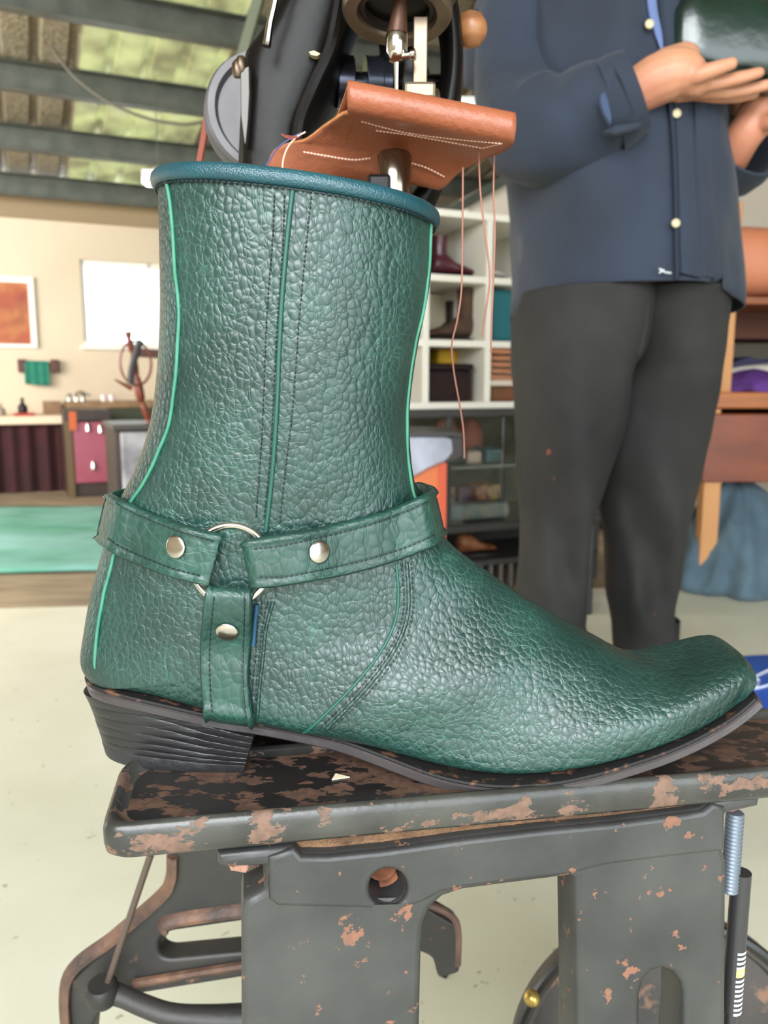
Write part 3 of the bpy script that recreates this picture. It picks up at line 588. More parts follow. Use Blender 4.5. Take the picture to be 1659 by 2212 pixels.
# tan hide rolled on the top shelf
zt_ = at(1600, 641, YR).z; p = at(1575, 500, YR)
hd = MB(); rows = []
for i in range(31):
    s_ = i/30; x = p.x+s_*1.0; rows.append([Vector((x, YR+.3+.22*math.cos(a)*(1+.1*math.sin(s_*7)), zt_+.145+(.145+.01*math.sin(s_*9+1))*math.sin(a)+(.02*math.sin(a*3)))) for a in [2*math.pi*k/28 for k in range(28)]])
hd.loft(rows); tag(obj('leather_hide', hd, mat('tan_hide', (206, 132, 96), .6, var=(196, 118, 84), vscale=5, vmix=.7), smooth=True), 'pinkish tan leather hide rolled on the top shelf of the wooden rack', 'leather')
def heap(x0, y0, x1, y1, Y, dep, amp, m, name, lab, cat, seed, zb=None, fold=9, n=64):
    """a heap of folded cloth: closed lump with radial folds"""
    c = at((x0+x1)/2, y1, Y); zb = c.z if zb is None else zb; hgt = at((x0+x1)/2, y0, Y).z-zb; hw = (at(x1, y1, Y).x-at(x0, y1, Y).x)/2
    rings = []; rs_ = random.Random(seed); ph = [rs_.random()*6 for _ in range(5)]
    for j in range(19):
        f = j/18; pr = math.cos(f*math.pi/2)**.6 if f < 1 else .02
        ring = []
        for k in range(n):
            a = 2*math.pi*k/n
            fo = 1+amp*(math.sin(a*fold+ph[0]+f*2.5)+.6*math.sin(a*fold*1.9+ph[1]-f*3))*(1-.4*f)
            nz = noise.noise(Vector((math.cos(a)*1.4+seed, math.sin(a)*1.4, f*2))); fo += .09*abs(noise.noise(Vector((math.cos(a)*4+seed, math.sin(a)*4, f*5)))) -.05*noise.noise(Vector((math.cos(a)*9+seed, math.sin(a)*9, f*9)))
            ring.append(Vector((c.x+hw*math.cos(a)*pr*fo, Y+dep*.5+dep*.5*math.sin(a)*pr*fo, zb+hgt*f*(1+.12*nz))))
        rings.append(ring)
    return tag(obj(name, MB().loft(rings), m, smooth='all'), lab, cat)
zbm = at(1600, 847, YR).z
heap(1600, 795, 1760, 847, YR+.05, .45, .05, mat('purple_cloth', (110, 66, 150), .7, var=(84, 50, 124), vscale=6, vmix=.8), 'cloth', 'purple cloth heap on the brown beam of the rack', 'cloth', 4, zbm)
tag(obj('leather_piece', MB().prism([at(*q, YR+.5) for q in [(1570, 798), (1600, 788), (1640, 782), (1760, 776), (1760, 800), (1600, 808), (1572, 814)]], (0, .2, 0)), mat('white_hide', (206, 196, 182), .7), smooth=True, bevel=.004), 'off-white folded hide under the navy one on the rack', 'leather')
tag(obj('leather_piece', MB().prism([at(*q, YR+.46) for q in [(1568, 788), (1600, 776), (1616, 770), (1640, 776), (1760, 768), (1760, 780), (1640, 786), (1600, 790), (1570, 797)]], (0, .24, 0)), mat('navy_hide', (28, 26, 66), .6), smooth=True, bevel=.004), 'dark navy folded hide on top of the pile on the rack', 'leather')
tag(obj('folded_leather', MB().box((at(1566, 847, YR+.5).x, YR+.5, zbm), (at(1800, 847, YR+.5).x, YR+.72, at(1600, 812, YR+.5).z)), mat('tan_stack', (142, 90, 44), .7), bevel=.012), 'brown folded leather lying under the off-white hide on the rack', 'leather')
heap(1572, 1040, 1720, 1120, YR+.08, .4, .06, mat('purple_cloth', (110, 66, 150), .7), 'cloth', 'purple cloth hanging below the cherry panel of the rack', 'cloth', 8, at(1600, 1190, YR).z)
heap(1500, 1052, 1800, 1246, YR-.12, .55, .075, mat('slate_cloth', (84, 108, 122), .75, var=(64, 86, 100), vscale=7, vmix=.8, sheen=.2), 'cloth_heap', 'large slate blue crumpled cloth heap on the floor under the rack', 'cloth', 11, .007, fold=8, n=120)
# round blue mat with white script
cc = floor_at(1800, 1512, 0); t = thing('floor_mat', 'round bright blue mat with white script on the floor beyond the boot toe', 'mat', Vector((cc.x, cc.y, 0)))
obj('mat_disc', MB().lathe(Vector((cc.x, cc.y, 0)), (0, 0, 1), [(.335, 0), (.335, .006), (.33, .008)], 72), mat('bright_blue', (18, 84, 190), .4, var=(22, 92, 204), vscale=2, vmix=1), t, smooth=True)
def fz(px, py): return tuple(floor_at(px, py, .009))
sc1 = cr([fz(*q) for q in [(1606, 1467), (1622, 1466), (1640, 1458), (1662, 1448), (1690, 1440)]], 24)
sc2 = cr([fz(*q) for q in [(1604, 1476), (1620, 1474), (1630, 1480), (1618, 1486), (1612, 1480), (1626, 1472), (1640, 1470), (1636, 1482), (1630, 1488), (1650, 1484), (1672, 1478), (1700, 1482)]], 60)
mb = MB().tube(sc1, .0035, 5, flat=.3); mb.tube(sc2, .0045, 5, flat=.3)
obj('script_lettering', mb, mat('script_white', (226, 232, 240), .5), t)
# ================================================================ THE PERSON
YP = 1.50
skin_m = mat('skin', (186, 134, 102), .5, var=(172, 108, 84), vscale=10, vmix=.8, bump=.03, bscale=200)
denim = mat('navy_shirt', (31, 41, 58), .85, var=(25, 33, 46), vscale=5, vmix=1, bump=.55, bscale=11, sheen=.08)
speck(denim, (78, 84, 84), 6, .66, .35)
pants = mat('charcoal_trousers', (17, 16, 16), .85, var=(42, 40, 38), vscale=4, vmix=.9, bump=.5, bscale=10, contrast=(.38, .66))
speck(pants, (150, 70, 60), 26, .74, .6)
lightblue = mat('light_blue_lining', (92, 108, 150), .8)
bx_ = at(1330, 1400, YP).x
person = thing('person', 'person in a navy work shirt and charcoal trousers holding a green leather piece', 'person', (bx_, YP, 0))
def pt(px, py, Y=YP): return at(px, py, Y)
def J(px, py, Y, r): v = at(px, py, Y); return (v.x, v.y, v.z, r)
def limb(mb, js, n=14, seg=8, flat=1.0):
    q = cr(js, max(2, (len(js)-1)*seg+1)); mb.tube([p[:3] for p in q], [p[3] for p in q], n, flat=flat)
    for e in (q[0], q[-1]): mb.ball(e[:3], e[3]*.98, 12, 8)
def capsule(mb, js, n=10):
    q = cr(js, (len(js)-1)*5+1); mb.tube([p[:3] for p in q], [p[3] for p in q], n); mb.ball(q[-1][:3], q[-1][3], 10, 6); mb.ball(q[0][:3], q[0][3], 10, 6)
body = MB()
# world sized frame of the trunk
hx = at(1340, 700, YP).x
limb(body, [(hx, YP+.03, .93, .11), (hx, YP+.01, 1.0, .125), (hx-.01, YP+.01, 1.15, .13), (hx-.015, YP+.01, 1.32, .14), (hx-.015, YP+.01, 1.42, .10), (hx-.02, YP, 1.50, .058), (hx-.02, YP-.01, 1.56, .055)])
for sg in (-1, 1):
    limb(body, [(hx-.015, YP+.01, 1.40, .07), (hx-.015+sg*.15, YP+.01, 1.41, .065)])
body.ball((hx-.02, YP-.02, 1.665), .105, 20, 14, (.74, .92, 1.15))
body.ball((hx-.02, YP-.03, 1.60), .07, 14, 10, (.8, 1, .8))
body.ball((hx-.02, YP-.125, 1.655), .018, 10, 8, (.8, 1.2, 1.5))
for sg in (-1, 1): body.ball((hx-.02+sg*.078, YP-.01, 1.66), .03, 10, 8, (.4, .7, 1.1))
# right arm (at the left in view)
shR = (hx-.19, YP, 1.39, .055); elR = J(1128, 285, 1.42, .045)
limb(body, [shR, (shR[0]-.02, YP-.02, 1.25, .05), elR]); limb(body, [elR, J(1250, 262, 1.36, .042), J(1395, 185, 1.28, .033)], flat=1)
YH = 1.26
# palm, seen from the side with the fingers pointing right and a little up
limb(body, [J(1380, 196, 1.28, .033), J(1420, 172, 1.27, .036), J(1468, 158, YH, .034), J(1500, 172, YH, .026)])
limb(body, [J(1440, 150, 1.27, .03), J(1478, 128, YH+.02, .024)])
limb(body, [J(1468, 175, YH+.02, .03), J(1520, 182, YH+.03, .022)])
fing = [[J(1480, 172, YH-.012, .0125), J(1512, 161, YH-.026, .0125), J(1548, 148, YH-.032, .0108), J(1580, 138, YH-.032, .0092)],
        [J(1505, 183, YH-.002, .0125), J(1550, 178, YH-.006, .0108), J(1600, 168, YH-.008, .0096), J(1640, 157, YH-.008, .0082)],
        [J(1505, 195, YH+.02, .0125), J(1560, 198, YH+.018, .0105), J(1610, 194, YH+.016, .0095), J(1664, 182, YH+.014, .0082)],
        [J(1495, 200, YH+.042, .012), J(1545, 209, YH+.044, .0098), J(1590, 210, YH+.044, .0088), J(1630, 204, YH+.044, .0075)],
        [J(1470, 130, YH+.04, .016), J(1500, 112, YH+.05, .0135), J(1535, 100, YH+.06, .011)]]
for f_ in fing: capsule(body, f_)
# left arm
shL = (hx+.165, YP, 1.39, .055); elL = J(1515, 395, 1.52, .045)
limb(body, [shL, (shL[0]+.02, YP+.01, 1.22, .05), elL]); YL2 = 1.36
limb(body, [elL, J(1565, 352, 1.42, .034), J(1608, 290, YL2, .029), J(1650, 236, YL2, .034), J(1690, 205, YL2, .034)])
for f_ in [[J(1640, 265, YL2-.02, .014), J(1668, 262, YL2-.04, .0125), J(1690, 240, YL2-.05, .011), J(1705, 215, YL2-.05, .009)],
           [J(1690, 215, YL2-.02, .014), J(1712, 190, YL2-.03, .012), J(1722, 165, YL2-.035, .0105), J(1724, 145, YL2-.035, .009)],
           [J(1690, 205, YL2, .0145), J(1708, 180, YL2, .012), J(1712, 155, YL2, .0105), J(1708, 132, YL2, .009)],
           [J(1682, 200, YL2+.02, .014), J(1690, 175, YL2+.02, .012), J(1692, 150, YL2+.02, .0105), J(1690, 130, YL2+.02, .009)],
           [J(1668, 200, YL2+.04, .013), J(1668, 175, YL2+.04, .011), J(1668, 155, YL2+.04, .0095), J(1668, 140, YL2+.04, .008)]]: capsule(body, f_)
# legs
legs = {}
for sg, cols in ((-1, [(1232, 790, .060), (1215, 1010, .05), (1196, 1150, .042), (1186, 1300, .036)]), (1, [(1445, 790, .060), (1412, 1010, .05), (1402, 1150, .042), (1398, 1300, .036)])):
    js = [J(px, py, YP, r) for px, py, r in cols]; js = [(hx+sg*.075, YP+.03, .90, .06)]+[(j[0], j[1]+.035, j[2], j[3]) for j in js]+[(js[-1][0], YP+.01, .22, .04), (js[-1][0], YP+.015, .09, .036)]
    legs[sg] = js; limb(body, js); capsule(body, [(js[-1][0], YP+.03, .05, .035), (js[-1][0]+sg*.02, YP-.1, .035, .03)])
bo = obj('body', body, skin_m, person, smooth='all')
rm = bo.modifiers.new('r', 'REMESH'); rm.mode = 'VOXEL'; rm.voxel_size = .0034; rm.use_smooth_shade = True
smm = bo.modifiers.new('s', 'SMOOTH'); smm.factor = .5; smm.iterations = 3
hr = MB(); hr.ball((hx-.02, YP+.0, 1.695), .112, 20, 12, (.78, .95, 1.0)); obj('hair', hr, mat('grey_hair', (96, 84, 74), .8, bump=.5, bscale=90), person, smooth='all')
# trousers: hips and two legs as one garment
tr_ = MB()
rowsL = [(640, 1112, 1405), (700, 1106, 1398), (760, 1104, 1378), (800, 1104, 1350), (860, 1108, 1338), (930, 1114, 1322), (1000, 1119, 1304), (1060, 1122, 1286), (1120, 1124, 1268), (1180, 1122, 1259), (1240, 1114, 1258), (1300, 1109, 1257), (1360, 1112, 1254), (1430, 1118, 1252)]
rowsR = [(640, 1290, 1545), (700, 1300, 1541), (760, 1316, 1536), (800, 1318, 1534), (860, 1306, 1530), (930, 1298, 1520), (1000, 1298, 1512), (1060, 1302, 1506), (1120, 1308, 1496), (1180, 1318, 1480), (1240, 1320, 1468), (1300, 1322, 1464), (1360, 1334, 1466), (1430, 1338, 1468)]
for li, rows_ in enumerate((rowsL, rowsR)):
    rows_ = cr(rows_, 70); rings = []
    yoff = .03 if li else -.02
    for j, (py, xa, xb) in enumerate(rows_):
        a = pt(xa, py); b = pt(xb, py); c = (a+b)/2; hw = (b.x-a.x)/2; f = j/69
        dp = .135*(1-f)**1.2+.075
        ring = []
        for k in range(40):
            th = 2*math.pi*k/40; wr = 1
            p = Vector((c.x+hw*math.copysign(abs(math.cos(th))**.9, math.cos(th)), YP+yoff*min(1, f/.35)+dp*math.sin(th), c.z))
            d = Vector((math.cos(th), math.sin(th), 0)); n_ = noise.noise(Vector((p.x*9+li*5, p.z*5, math.sin(th)*2)))*.026+noise.noise(Vector((p.x*28, p.z*16+li, math.sin(th)*3)))*.005
            fold = .016*math.sin((p.x-c.x)/hw*4+p.z*22+li)*max(0, 1-abs(f-.62)/.45)
            ring.append(p+Vector((d.x*n_*.25, d.y*(n_+fold) if th > math.pi else 0, 0)))
        rings.append(ring)
    last = rings[-1]; cc_ = sum(last, Vector())/40
    for z_ in (.35, .16, .07): rings.append([Vector((cc_.x+(q.x-cc_.x)*1.02, cc_.y+(q.y-cc_.y)*1.0, z_)) for q in last])
    tr_.loft(rings)
obj('trousers', tr_, pants, person, smooth='all')
bvh_t = BVHTree.FromPolygons([tuple(v) for v in tr_.v], tr_.f); fl_ = MB().tube([bvh_t.ray_cast(CAM, ray(*q).normalized())[0] for q in cr([(1400, 655), (1396, 700), (1388, 740), (1378, 770)], 14)], .0035, 6)
obj('fly_seam', fl_, pants, person, smooth=True)
# shoes
for sg in (-1, 1):
    x_ = legs[sg][-1][0]; m_ = MB(); q = cr([(x_, YP+.09, .045, .035), (x_, YP+.04, .055, .045), (x_+sg*.01, YP-.05, .05, .05), (x_+sg*.02, YP-.14, .04, .045), (x_+sg*.025, YP-.19, .03, .025)], 20)
    m_.tube([p[:3] for p in q], [p[3] for p in q], 14, flat=.8); so = obj('shoe', m_, bk, person, smooth='all')
# shirt body
sh = MB(); rows_ = cr([(-330, 1190, 1470), (-230, 1150, 1515), (-120, 1120, 1540), (0, 1110, 1548), (100, 1105, 1545), (200, 1096, 1550), (300, 1092, 1549), (400, 1095, 1554), (500, 1101, 1562), (600, 1106, 1571), (640, 1107, 1574)], 60)
NS_ = 96; rings = []
def shirt_front(px, py):
    """depth of the front of the shirt at a pixel column and row"""
    k = max(0, min(59, int((py+330)/970*59))); r_ = rows_[k]; c = (r_[1]+r_[2])/2; hw = (r_[2]-r_[1])/2; s_ = max(-1, min(1, (px-c)/hw))
    return YP-.215*math.sqrt(max(0, 1-abs(s_)**2.4))
for j, (py, xa, xb) in enumerate(rows_):
    a = pt(xa, py); b = pt(xb, py); c = (a+b)/2; hw = (b.x-a.x)/2; f = j/59; ring = []
    for k in range(NS_):
        th = 2*math.pi*k/NS_; cs, sn = math.cos(th), math.sin(th)
        x = c.x+hw*math.copysign(abs(cs)**.83, cs); y = YP+(.215 if sn < 0 else .16)*math.copysign(abs(sn)**.9, sn); z_ = c.z
        if j == 59:   # curved shirt tail
            ppx = (x/hw)*0+xa+(xb-xa)*(x-a.x)/(b.x-a.x)
            e = 0
            if ppx < 1160: e = (1160-ppx)/55*46
            if ppx > 1462: e = 8+(ppx-1462)/110*30
            elif ppx > 1440: e = -14
            z_ = pt(ppx, 640+e).z if sn < .2 else pt(ppx, 690).z
        n_ = .022*noise.noise(Vector((x*5, z_*3.5, sn*2+3)))+.011*noise.noise(Vector((x*16, z_*9, sn*3)))
        dr_ = .010*math.sin(x*42+z_*14)*max(0, 1-abs(f-.3)/.3)+.010*math.sin(x*30-z_*7+1.5*noise.noise(Vector((x*4, 0, z_*4))))*f*.8
        ring.append(Vector((x+cs*n_*.4, y+sn*(n_+dr_), z_)))
    rings.append(ring)
sh.loft(rings, cap=False)
so = obj('shirt', sh, denim, person, smooth='all'); sm = so.modifiers.new('s', 'SOLIDIFY'); sm.thickness = .003
sub = so
bvh_sh = BVHTree.FromPolygons([tuple(v) for v in sh.v], sh.f)
def sfp(px, py, d=.0):
    d_ = ray(px, py).normalized(); r_ = bvh_sh.ray_cast(CAM, d_)
    return r_[0]-d_*d if r_[0] is not None else at(px, py, YP-.19)
# placket flap, lining strip, buttons, stitched mark
def strip(name, L_, R_, m, d0, d1, n=30, parent=None):
    Lp = cr(L_, n); Rp = cr(R_, n); mb = MB(); rows = []
    for l, r in zip(Lp, Rp):
        m1 = (l[0]*.8+r[0]*.2, l[1]*.8+r[1]*.2); m2 = (l[0]*.2+r[0]*.8, l[1]*.2+r[1]*.8)
        rows.append([sfp(l[0], l[1], d0), sfp(*m1, d1), sfp(*m2, d1), sfp(r[0], r[1], d0), sfp(*m2, d0-.004), sfp(*m1, d0-.004)])
    mb.loft(rows); return obj(name, mb, m, parent or person, smooth=True)
strip('placket', [(1420, -40), (1436, 120), (1454, 260), (1459, 400), (1461, 520), (1464, 645)], [(1470, -40), (1480, 120), (1490, 260), (1500, 400), (1510, 520), (1518, 668)], denim, .004, .011, parent=so)
strip('front_flap', [(1490, 20), (1492, 120), (1496, 260), (1502, 400), (1512, 520), (1518, 660)], [(1535, 20), (1530, 120), (1532, 260), (1540, 400), (1552, 520), (1562, 676)], denim, .000, .005, parent=so)
obj('placket_edge', MB().tube([sfp(x, y, .010) for x, y in cr([(1442, 170), (1454, 290), (1459, 400), (1461, 520), (1464, 640)], 30)], .0035, 6), mat('dark_navy_seam', (24, 32, 48), .9), so, smooth=True)  # seam cord in a darker navy than the shirt cloth
strip('lining', [(1394, -60), (1400, 20), (1412, 70), (1428, 112)], [(1412, -60), (1420, 20), (1430, 70), (1434, 114)], lightblue, .004, .008, parent=so)
btn = mat('button_cream', (180, 168, 136), .4)
for x, y in ((1403, 52), (1462, 245), (1460, 482)):
    p = sfp(x, y, .016); bt = obj('button', MB().lathe(p, (0, -1, 0), [(.0055, -.004), (.0064, -.002), (.0064, .001), (.0045, .002), (.0035, .001)], 16), btn, so, smooth=True)
for a, b in (((1424, 580), (1436, 588)), ((1424, 590), (1434, 582)), ((1436, 588), (1450, 590))):
    obj('stitched_mark', MB().tube([sfp(*a, .013), sfp(*b, .013)], .0012, 5), mat('mark_white', (190, 196, 196), .7), so)
# collar
obj('collar', MB().ring((hx-.015, YP, 1.455), (0, .25, 1), .085, .022, 32, 8), denim, so, smooth='all')
# shoulders and sleeves
def sleeve(js, nm, folds=.006, n=26, steps=40, flat=1):
    q = cr(js, steps); mb = MB(); rr = [p[3]*(1+folds*14*noise.noise(Vector((i*.28, p[0]*7, 2)))) for i, p in enumerate(q)]
    mb.tube([p[:3] for p in q], rr, n, flat=flat)
    out = []
    for i, v in enumerate(mb.v): out.append(v+Vector((1, 1, 1)).normalized()*0+Vector((noise.noise(v*22), noise.noise(v*22+Vector((5, 0, 0))), noise.noise(v*22+Vector((0, 7, 0)))))*folds*1.6)
    mb.v = out; return obj(nm, mb, denim, so, smooth='all')
sleeve([(hx-.06, YP, 1.41, .07), (hx-.15, YP, 1.40, .08), (hx-.21, YP-.0, 1.33, .085), J(1125, 20, 1.47, .078), J(1122, 150, 1.43, .074), J(1140, 262, 1.38, .078), J(1195, 283, 1.34, .080), J(1260, 258, 1.31, .074), J(1320, 225, 1.28, .062), J(1340, 215, 1.275, .058)], 'sleeve')
# folded cuff
def cuff(ca, cb, r0, r1, nm, ax2=None):
    ca, cb = Vector(ca), Vector(cb); ax = (cb-ca).normalized(); a = Vector((0, 1, 0)); a = (a-ax*a.dot(ax)).normalized(); b = ax.cross(a); L_ = (cb-ca).length; rings = []
    for h, r in ((0, r0), (.0, r0+.006), (.5, (r0+r1)/2+.008), (1, r1+.006), (1, r1), (.6, r1-.004), (.0, r0-.006)):
        ring = []
        for k in range(36):
            th = 2*math.pi*k/36; rr = r*(1+.04*math.sin(th*3+h*2)); ring.append(ca+ax*(L_*h)+(a*math.cos(th)+b*math.sin(th))*rr)
        rings.append(ring)
    return obj(nm, MB().loft(rings, cap=False), denim, so, smooth=True)
cuff(at(1315, 228, 1.285), at(1374, 198, 1.275), .060, .052, 'cuff')
obj('cuff_lining', MB().prism([at(*q, 1.205) for q in [(1296, 206), (1306, 196), (1314, 214), (1322, 250), (1320, 270), (1306, 248), (1298, 226)]], (0, .012, 0)), mat('blue_lining', (44, 60, 88), .8), so, bevel=.002)
obj('cuff_tab', MB().prism([at(*q, 1.225) for q in [(1300, 285), (1330, 270), (1385, 262), (1388, 272), (1360, 282), (1330, 290)]], (0, .014, 0)), denim, so, bevel=.004)
sleeve([(hx+.05, YP, 1.41, .07), (hx+.13, YP, 1.40, .08), (hx+.19, YP, 1.32, .08), J(1530, 60, 1.52, .07), J(1522, 220, 1.53, .065), J(1525, 330, 1.51, .058), J(1552, 360, 1.47, .052), J(1580, 355, 1.45, .045)], 'sleeve')
cuff(at(1560, 372, 1.45), at(1608, 312, 1.40), .050, .058, 'cuff')
# glossy dark green leather piece held in the hand
gg = MB(); rings = []
for j in range(25):
    f = j/24; e = (1-abs(2*f-1)**6)**(1/3) if 0 < f < 1 else .02
    dx = f
    top = at(1468+dx*330, -60+dx*25, 1.24); bot = at(1468+dx*330, 138+dx*28, 1.24)
    c = (top+bot)/2; hh = (top.z-bot.z)/2*(.55+.45*(1-max(0, 1-f/.22)**2.4) if f < .22 else 1)*(1 if f < .8 else 1-.3*(f-.8)/.2)
    rings.append([Vector((c.x, 1.312+.045*e*math.copysign(abs(math.cos(a))**.7, math.cos(a)), c.z+(hh*.12 if f < .2 else 0)+hh*max(e, .35)*math.copysign(abs(math.sin(a))**.55, math.sin(a))+.004*noise.noise(Vector((f*7, a, 1))))) for a in [2*math.pi*k/40 for k in range(40)]])
gg.loft(rings); gm_ = mat('glossy_green_leather', (12, 36, 28), .24, var=(8, 25, 20), vscale=9, vmix=1, bump=.25, bscale=14, spec=.7)
tag(obj('leather_piece', gg, gm_, smooth='all'), 'glossy dark green leather piece resting on the hand of the person', 'leather')

# ================================================================ THE SEWING MACHINE HEAD
cast = mat('black_cast_iron', (9, 8, 8), .36, var=(22, 18, 15), vscale=14, vmix=.7, bump=.08, bscale=30, spec=.15)
rustsoft = mat('aged_steel', (128, 112, 96), .35, .8, var=(80, 64, 50), vscale=24, vmix=.8)
YM = .60
TZ = at(525, 1683, .364).z
mc = thing('sewing_machine', 'black cast iron leather patching machine behind the green boot', 'machine', (at(640, 900, YM).x, YM, TZ))
def M3(px, py, Y=YM): return tuple(at(px, py, Y))
zti = at(640, 1400, YM).z; obj('bed', MB().box((-.14, .455, TZ-.010), (.045, .60, TZ+.045)), cast, mc, bevel=.01)
obj('pillar', MB().loft([[at(x, y, Yc_)+Vector((.0, 0, 0)) for x, y, Yc_ in ((lft, yy, YM-.045), (rgt, yy, YM-.045), (rgt, yy, YM+.05), (lft, yy, YM+.05))] for lft, rgt, yy in ((480, 800, 1380), (490, 800, 1300), (560, 800, 1000), (560, 740, 700), (530, 720, 400))]), cast, mc, bevel=.012, smooth=True)
# long arm: boxy tapering section from the pillar up to the head
def armloft(sts, m, name, parent=mc, dep=.05, p=.6, n=28):
    sts = cr(sts, 30); rings = []
    for i, s_ in enumerate(sts):
        xl, yl, xr, yr, Yc_ = s_[:5]; A = Vector(M3(xl, yl, Yc_)); B = Vector(M3(xr, yr, Yc_)); c = (A+B)/2; d = (B-A)/2
        rings.append([c+d*math.copysign(abs(math.cos(a))**p, math.cos(a))+Vector((0, dep, 0))*math.copysign(abs(math.sin(a))**p, math.sin(a)) for a in [2*math.pi*k/n for k in range(n)]])
    return obj(name, MB().loft(rings), m, parent, smooth=True)
armloft([(525, 430, 690, 420, YM), (528, 330, 672, 330, YM), (533, 230, 700, 270, YM), (540, 150, 718, 235, YM), (566, 115, 735, 180, YM), (600, 60, 752, 120, YM), (625, 0, 770, 60, YM), (660, -90, 800, -30, YM), (710, -160, 850, -60, YM), (800, -200, 900, -80, YM)], cast, 'arm', dep=.045, p=.55)
obj('arm_rib', MB().tube(cr([M3(641, 330, YM-.048), M3(648, 260, YM-.048), M3(680, 180, YM-.05), M3(715, 100, YM-.05), M3(735, 0, YM-.05)], 24), .004, 8), cast, mc, smooth=True)
obj('paint_chip', MB().prism([M3(*q, YM-.051) for q in [(667, 112), (678, 109), (692, 116), (684, 121), (672, 118)]], (0, .006, 0)), mat('chip_cream', (186, 168, 130), .6), mc)
# wheel with belt
wc = Vector(M3(577, 252, YM+.055)); wax = Vector((.30, -1, .10)).normalized()
gw = mat('grey_wheel', (118, 116, 118), .4, .5, var=(92, 88, 90), vscale=12, vmix=.8)
wl = obj('wheel', MB().lathe(wc, wax, [(.003, -.008), (.042, -.008), (.042, -.011), (.045, -.011), (.0468, -.009), (.043, -.003), (.0468, .005), (.045, .009), (.040, .009), (.037, .004), (.020, .004), (.020, .016), (.003, .016)], 48), gw, mc, smooth=True)
obj('hub_cover', MB().lathe(wc+wax*.012+Vector((.008, 0, -.012)), wax, [(.002, 0), (.024, 0), (.026, .004), (.022, .012), (.002, .014)], 32), cast, wl, smooth=True)
obj('guard', MB().prism([M3(*q, YM-.052) for q in [(519, 150), (538, 142), (539, 200), (536, 260), (531, 310), (528, 312), (520, 250)]], (0, .01, 0)), mat('guard_grey', (74, 70, 66), .4, .4), mc, bevel=.002)
for x, y in ((513, 149), (521, 140)): obj('guard_screw', MB().lathe(M3(x, y, YM-.05), (0, 0, 1), [(.0025, -.005), (.0035, -.003), (.0035, .003), (.002, .005)], 10), rustsoft, mc, smooth=True)
obj('drive_belt', MB().tube(cr([M3(540, 140, YM+.052), M3(515, 148, YM+.052), M3(480, 174, YM+.052), M3(458, 208, YM+.052), M3(447, 250, YM+.052), M3(440, 300, YM+.052), M3(431, 350, YM+.052), M3(405, 520, YM+.052)], 40), .0026, 8), mat('belt_red_brown', (132, 66, 50), .5), mc, smooth=True)
# wire take-up hook
obj('thread_guide', MB().tube(cr([M3(640, -110, .54), M3(604, -60, .54), M3(596, -15, .54), M3(592, 10, .54), M3(583, 50, .54), M3(578, 85, .54), M3(575, 100, .54)], 30), [.0022]*20+[.0022+.0001*i for i in range(10)], 8), chrome, mc, smooth=True)
# head ring
YN = .52
hc = Vector(M3(858, 18, YN)); tilt = Vector((.06, .16, 1)).normalized()
px_m = (hc-CAM).y/F*.98
obj('head_cylinder', MB().lathe(hc, tilt, [(.028, .003), (.0305, .006), (.036, .012), (.037, .05), (.037, .11)], 40, cap=True), cast, mc, smooth=True)
obj('presser_ring', MB().lathe(hc, tilt, [(.0225, .008), (.0225, -.002), (.024, -.004), (.031, -.005), (.0325, -.003), (.0325, .004), (.031, .008)], 44, cap=False), rustsoft, mc, smooth=True)
obj('ring_lining', MB().lathe(hc, tilt, [(.0224, .03), (.0224, -.001), (.0195, -.002), (.0195, .03)], 36, cap=False), mat('ring_dark', (40, 32, 28), .5), mc, smooth=True)
brs = mat('worn_bar', (86, 58, 44), .4, .5, var=(60, 40, 30), vscale=30, vmix=.7)
obj('needle_bar', MB().tube([M3(868, -60, YN-.01), M3(865, 10, YN-.01), M3(860, 55, YN-.01), M3(857, 82, YN-.01)], [.0035, .004, .0055, .0065], 10), brs, mc, smooth=True)
obj('needle_clamp', MB().lathe(M3(856, 136, YN-.01), (0.02, 0, 1), [(.0015, 0), (.004, .001), (.0065, .005), (.0065, .015), (.0055, .0165)], 18), chrome, mc, smooth=True)
obj('clamp_screw', MB().lathe(M3(868, 121, YN-.012), (1, -.3, 0), [(.002, 0), (.002, .005), (.0032, .006), (.0032, .008)], 10), chrome, mc, smooth=True)
obj('needle', MB().tube([M3(856, 134, YN-.01), M3(856, 175, YN-.01), M3(855, 225, YN-.01)], [.0017, .0014, .0009], 8), chrome, mc, smooth=True)
obj('presser_bar', MB().loft([[Vector(M3(x, y, YN+.0))+Vector((a*.0035*1.2, b*.0035, 0)) for a, b in ((-1, -1), (1, -1), (1, 1), (-1, 1))] for x, y in ((908, 40), (907, 195))]), rustsoft, mc, bevel=.0006)
fo = obj('presser_foot', MB().box((-.0085, -.006, -.0045), (.0105, .006, .0055), off=Vector(M3(903, 203, YN-.0))), mat('foot_steel', (120, 108, 88), .4, .8), mc, bevel=.002)
obj('foot_screw', MB().lathe(M3(905, 222, YN-.002), (0, -.2, 1), [(.004, -.002), (.0045, 0), (.0045, .004)], 6), rustsoft, fo)
obj('side_knob', MB().lathe(M3(930, 212, YN+.004), (-1, -.6, 0), [(.0015, -.004), (.006, -.003), (.006, .003), (.002, .004)], 18), rustsoft, mc, smooth=True)
obj('foot_lever', MB().box((-.0042, -.003, -.012), (.0035, .003, .012), off=Vector(M3(884, 165, YN+.004))), cast, mc, bevel=.001)
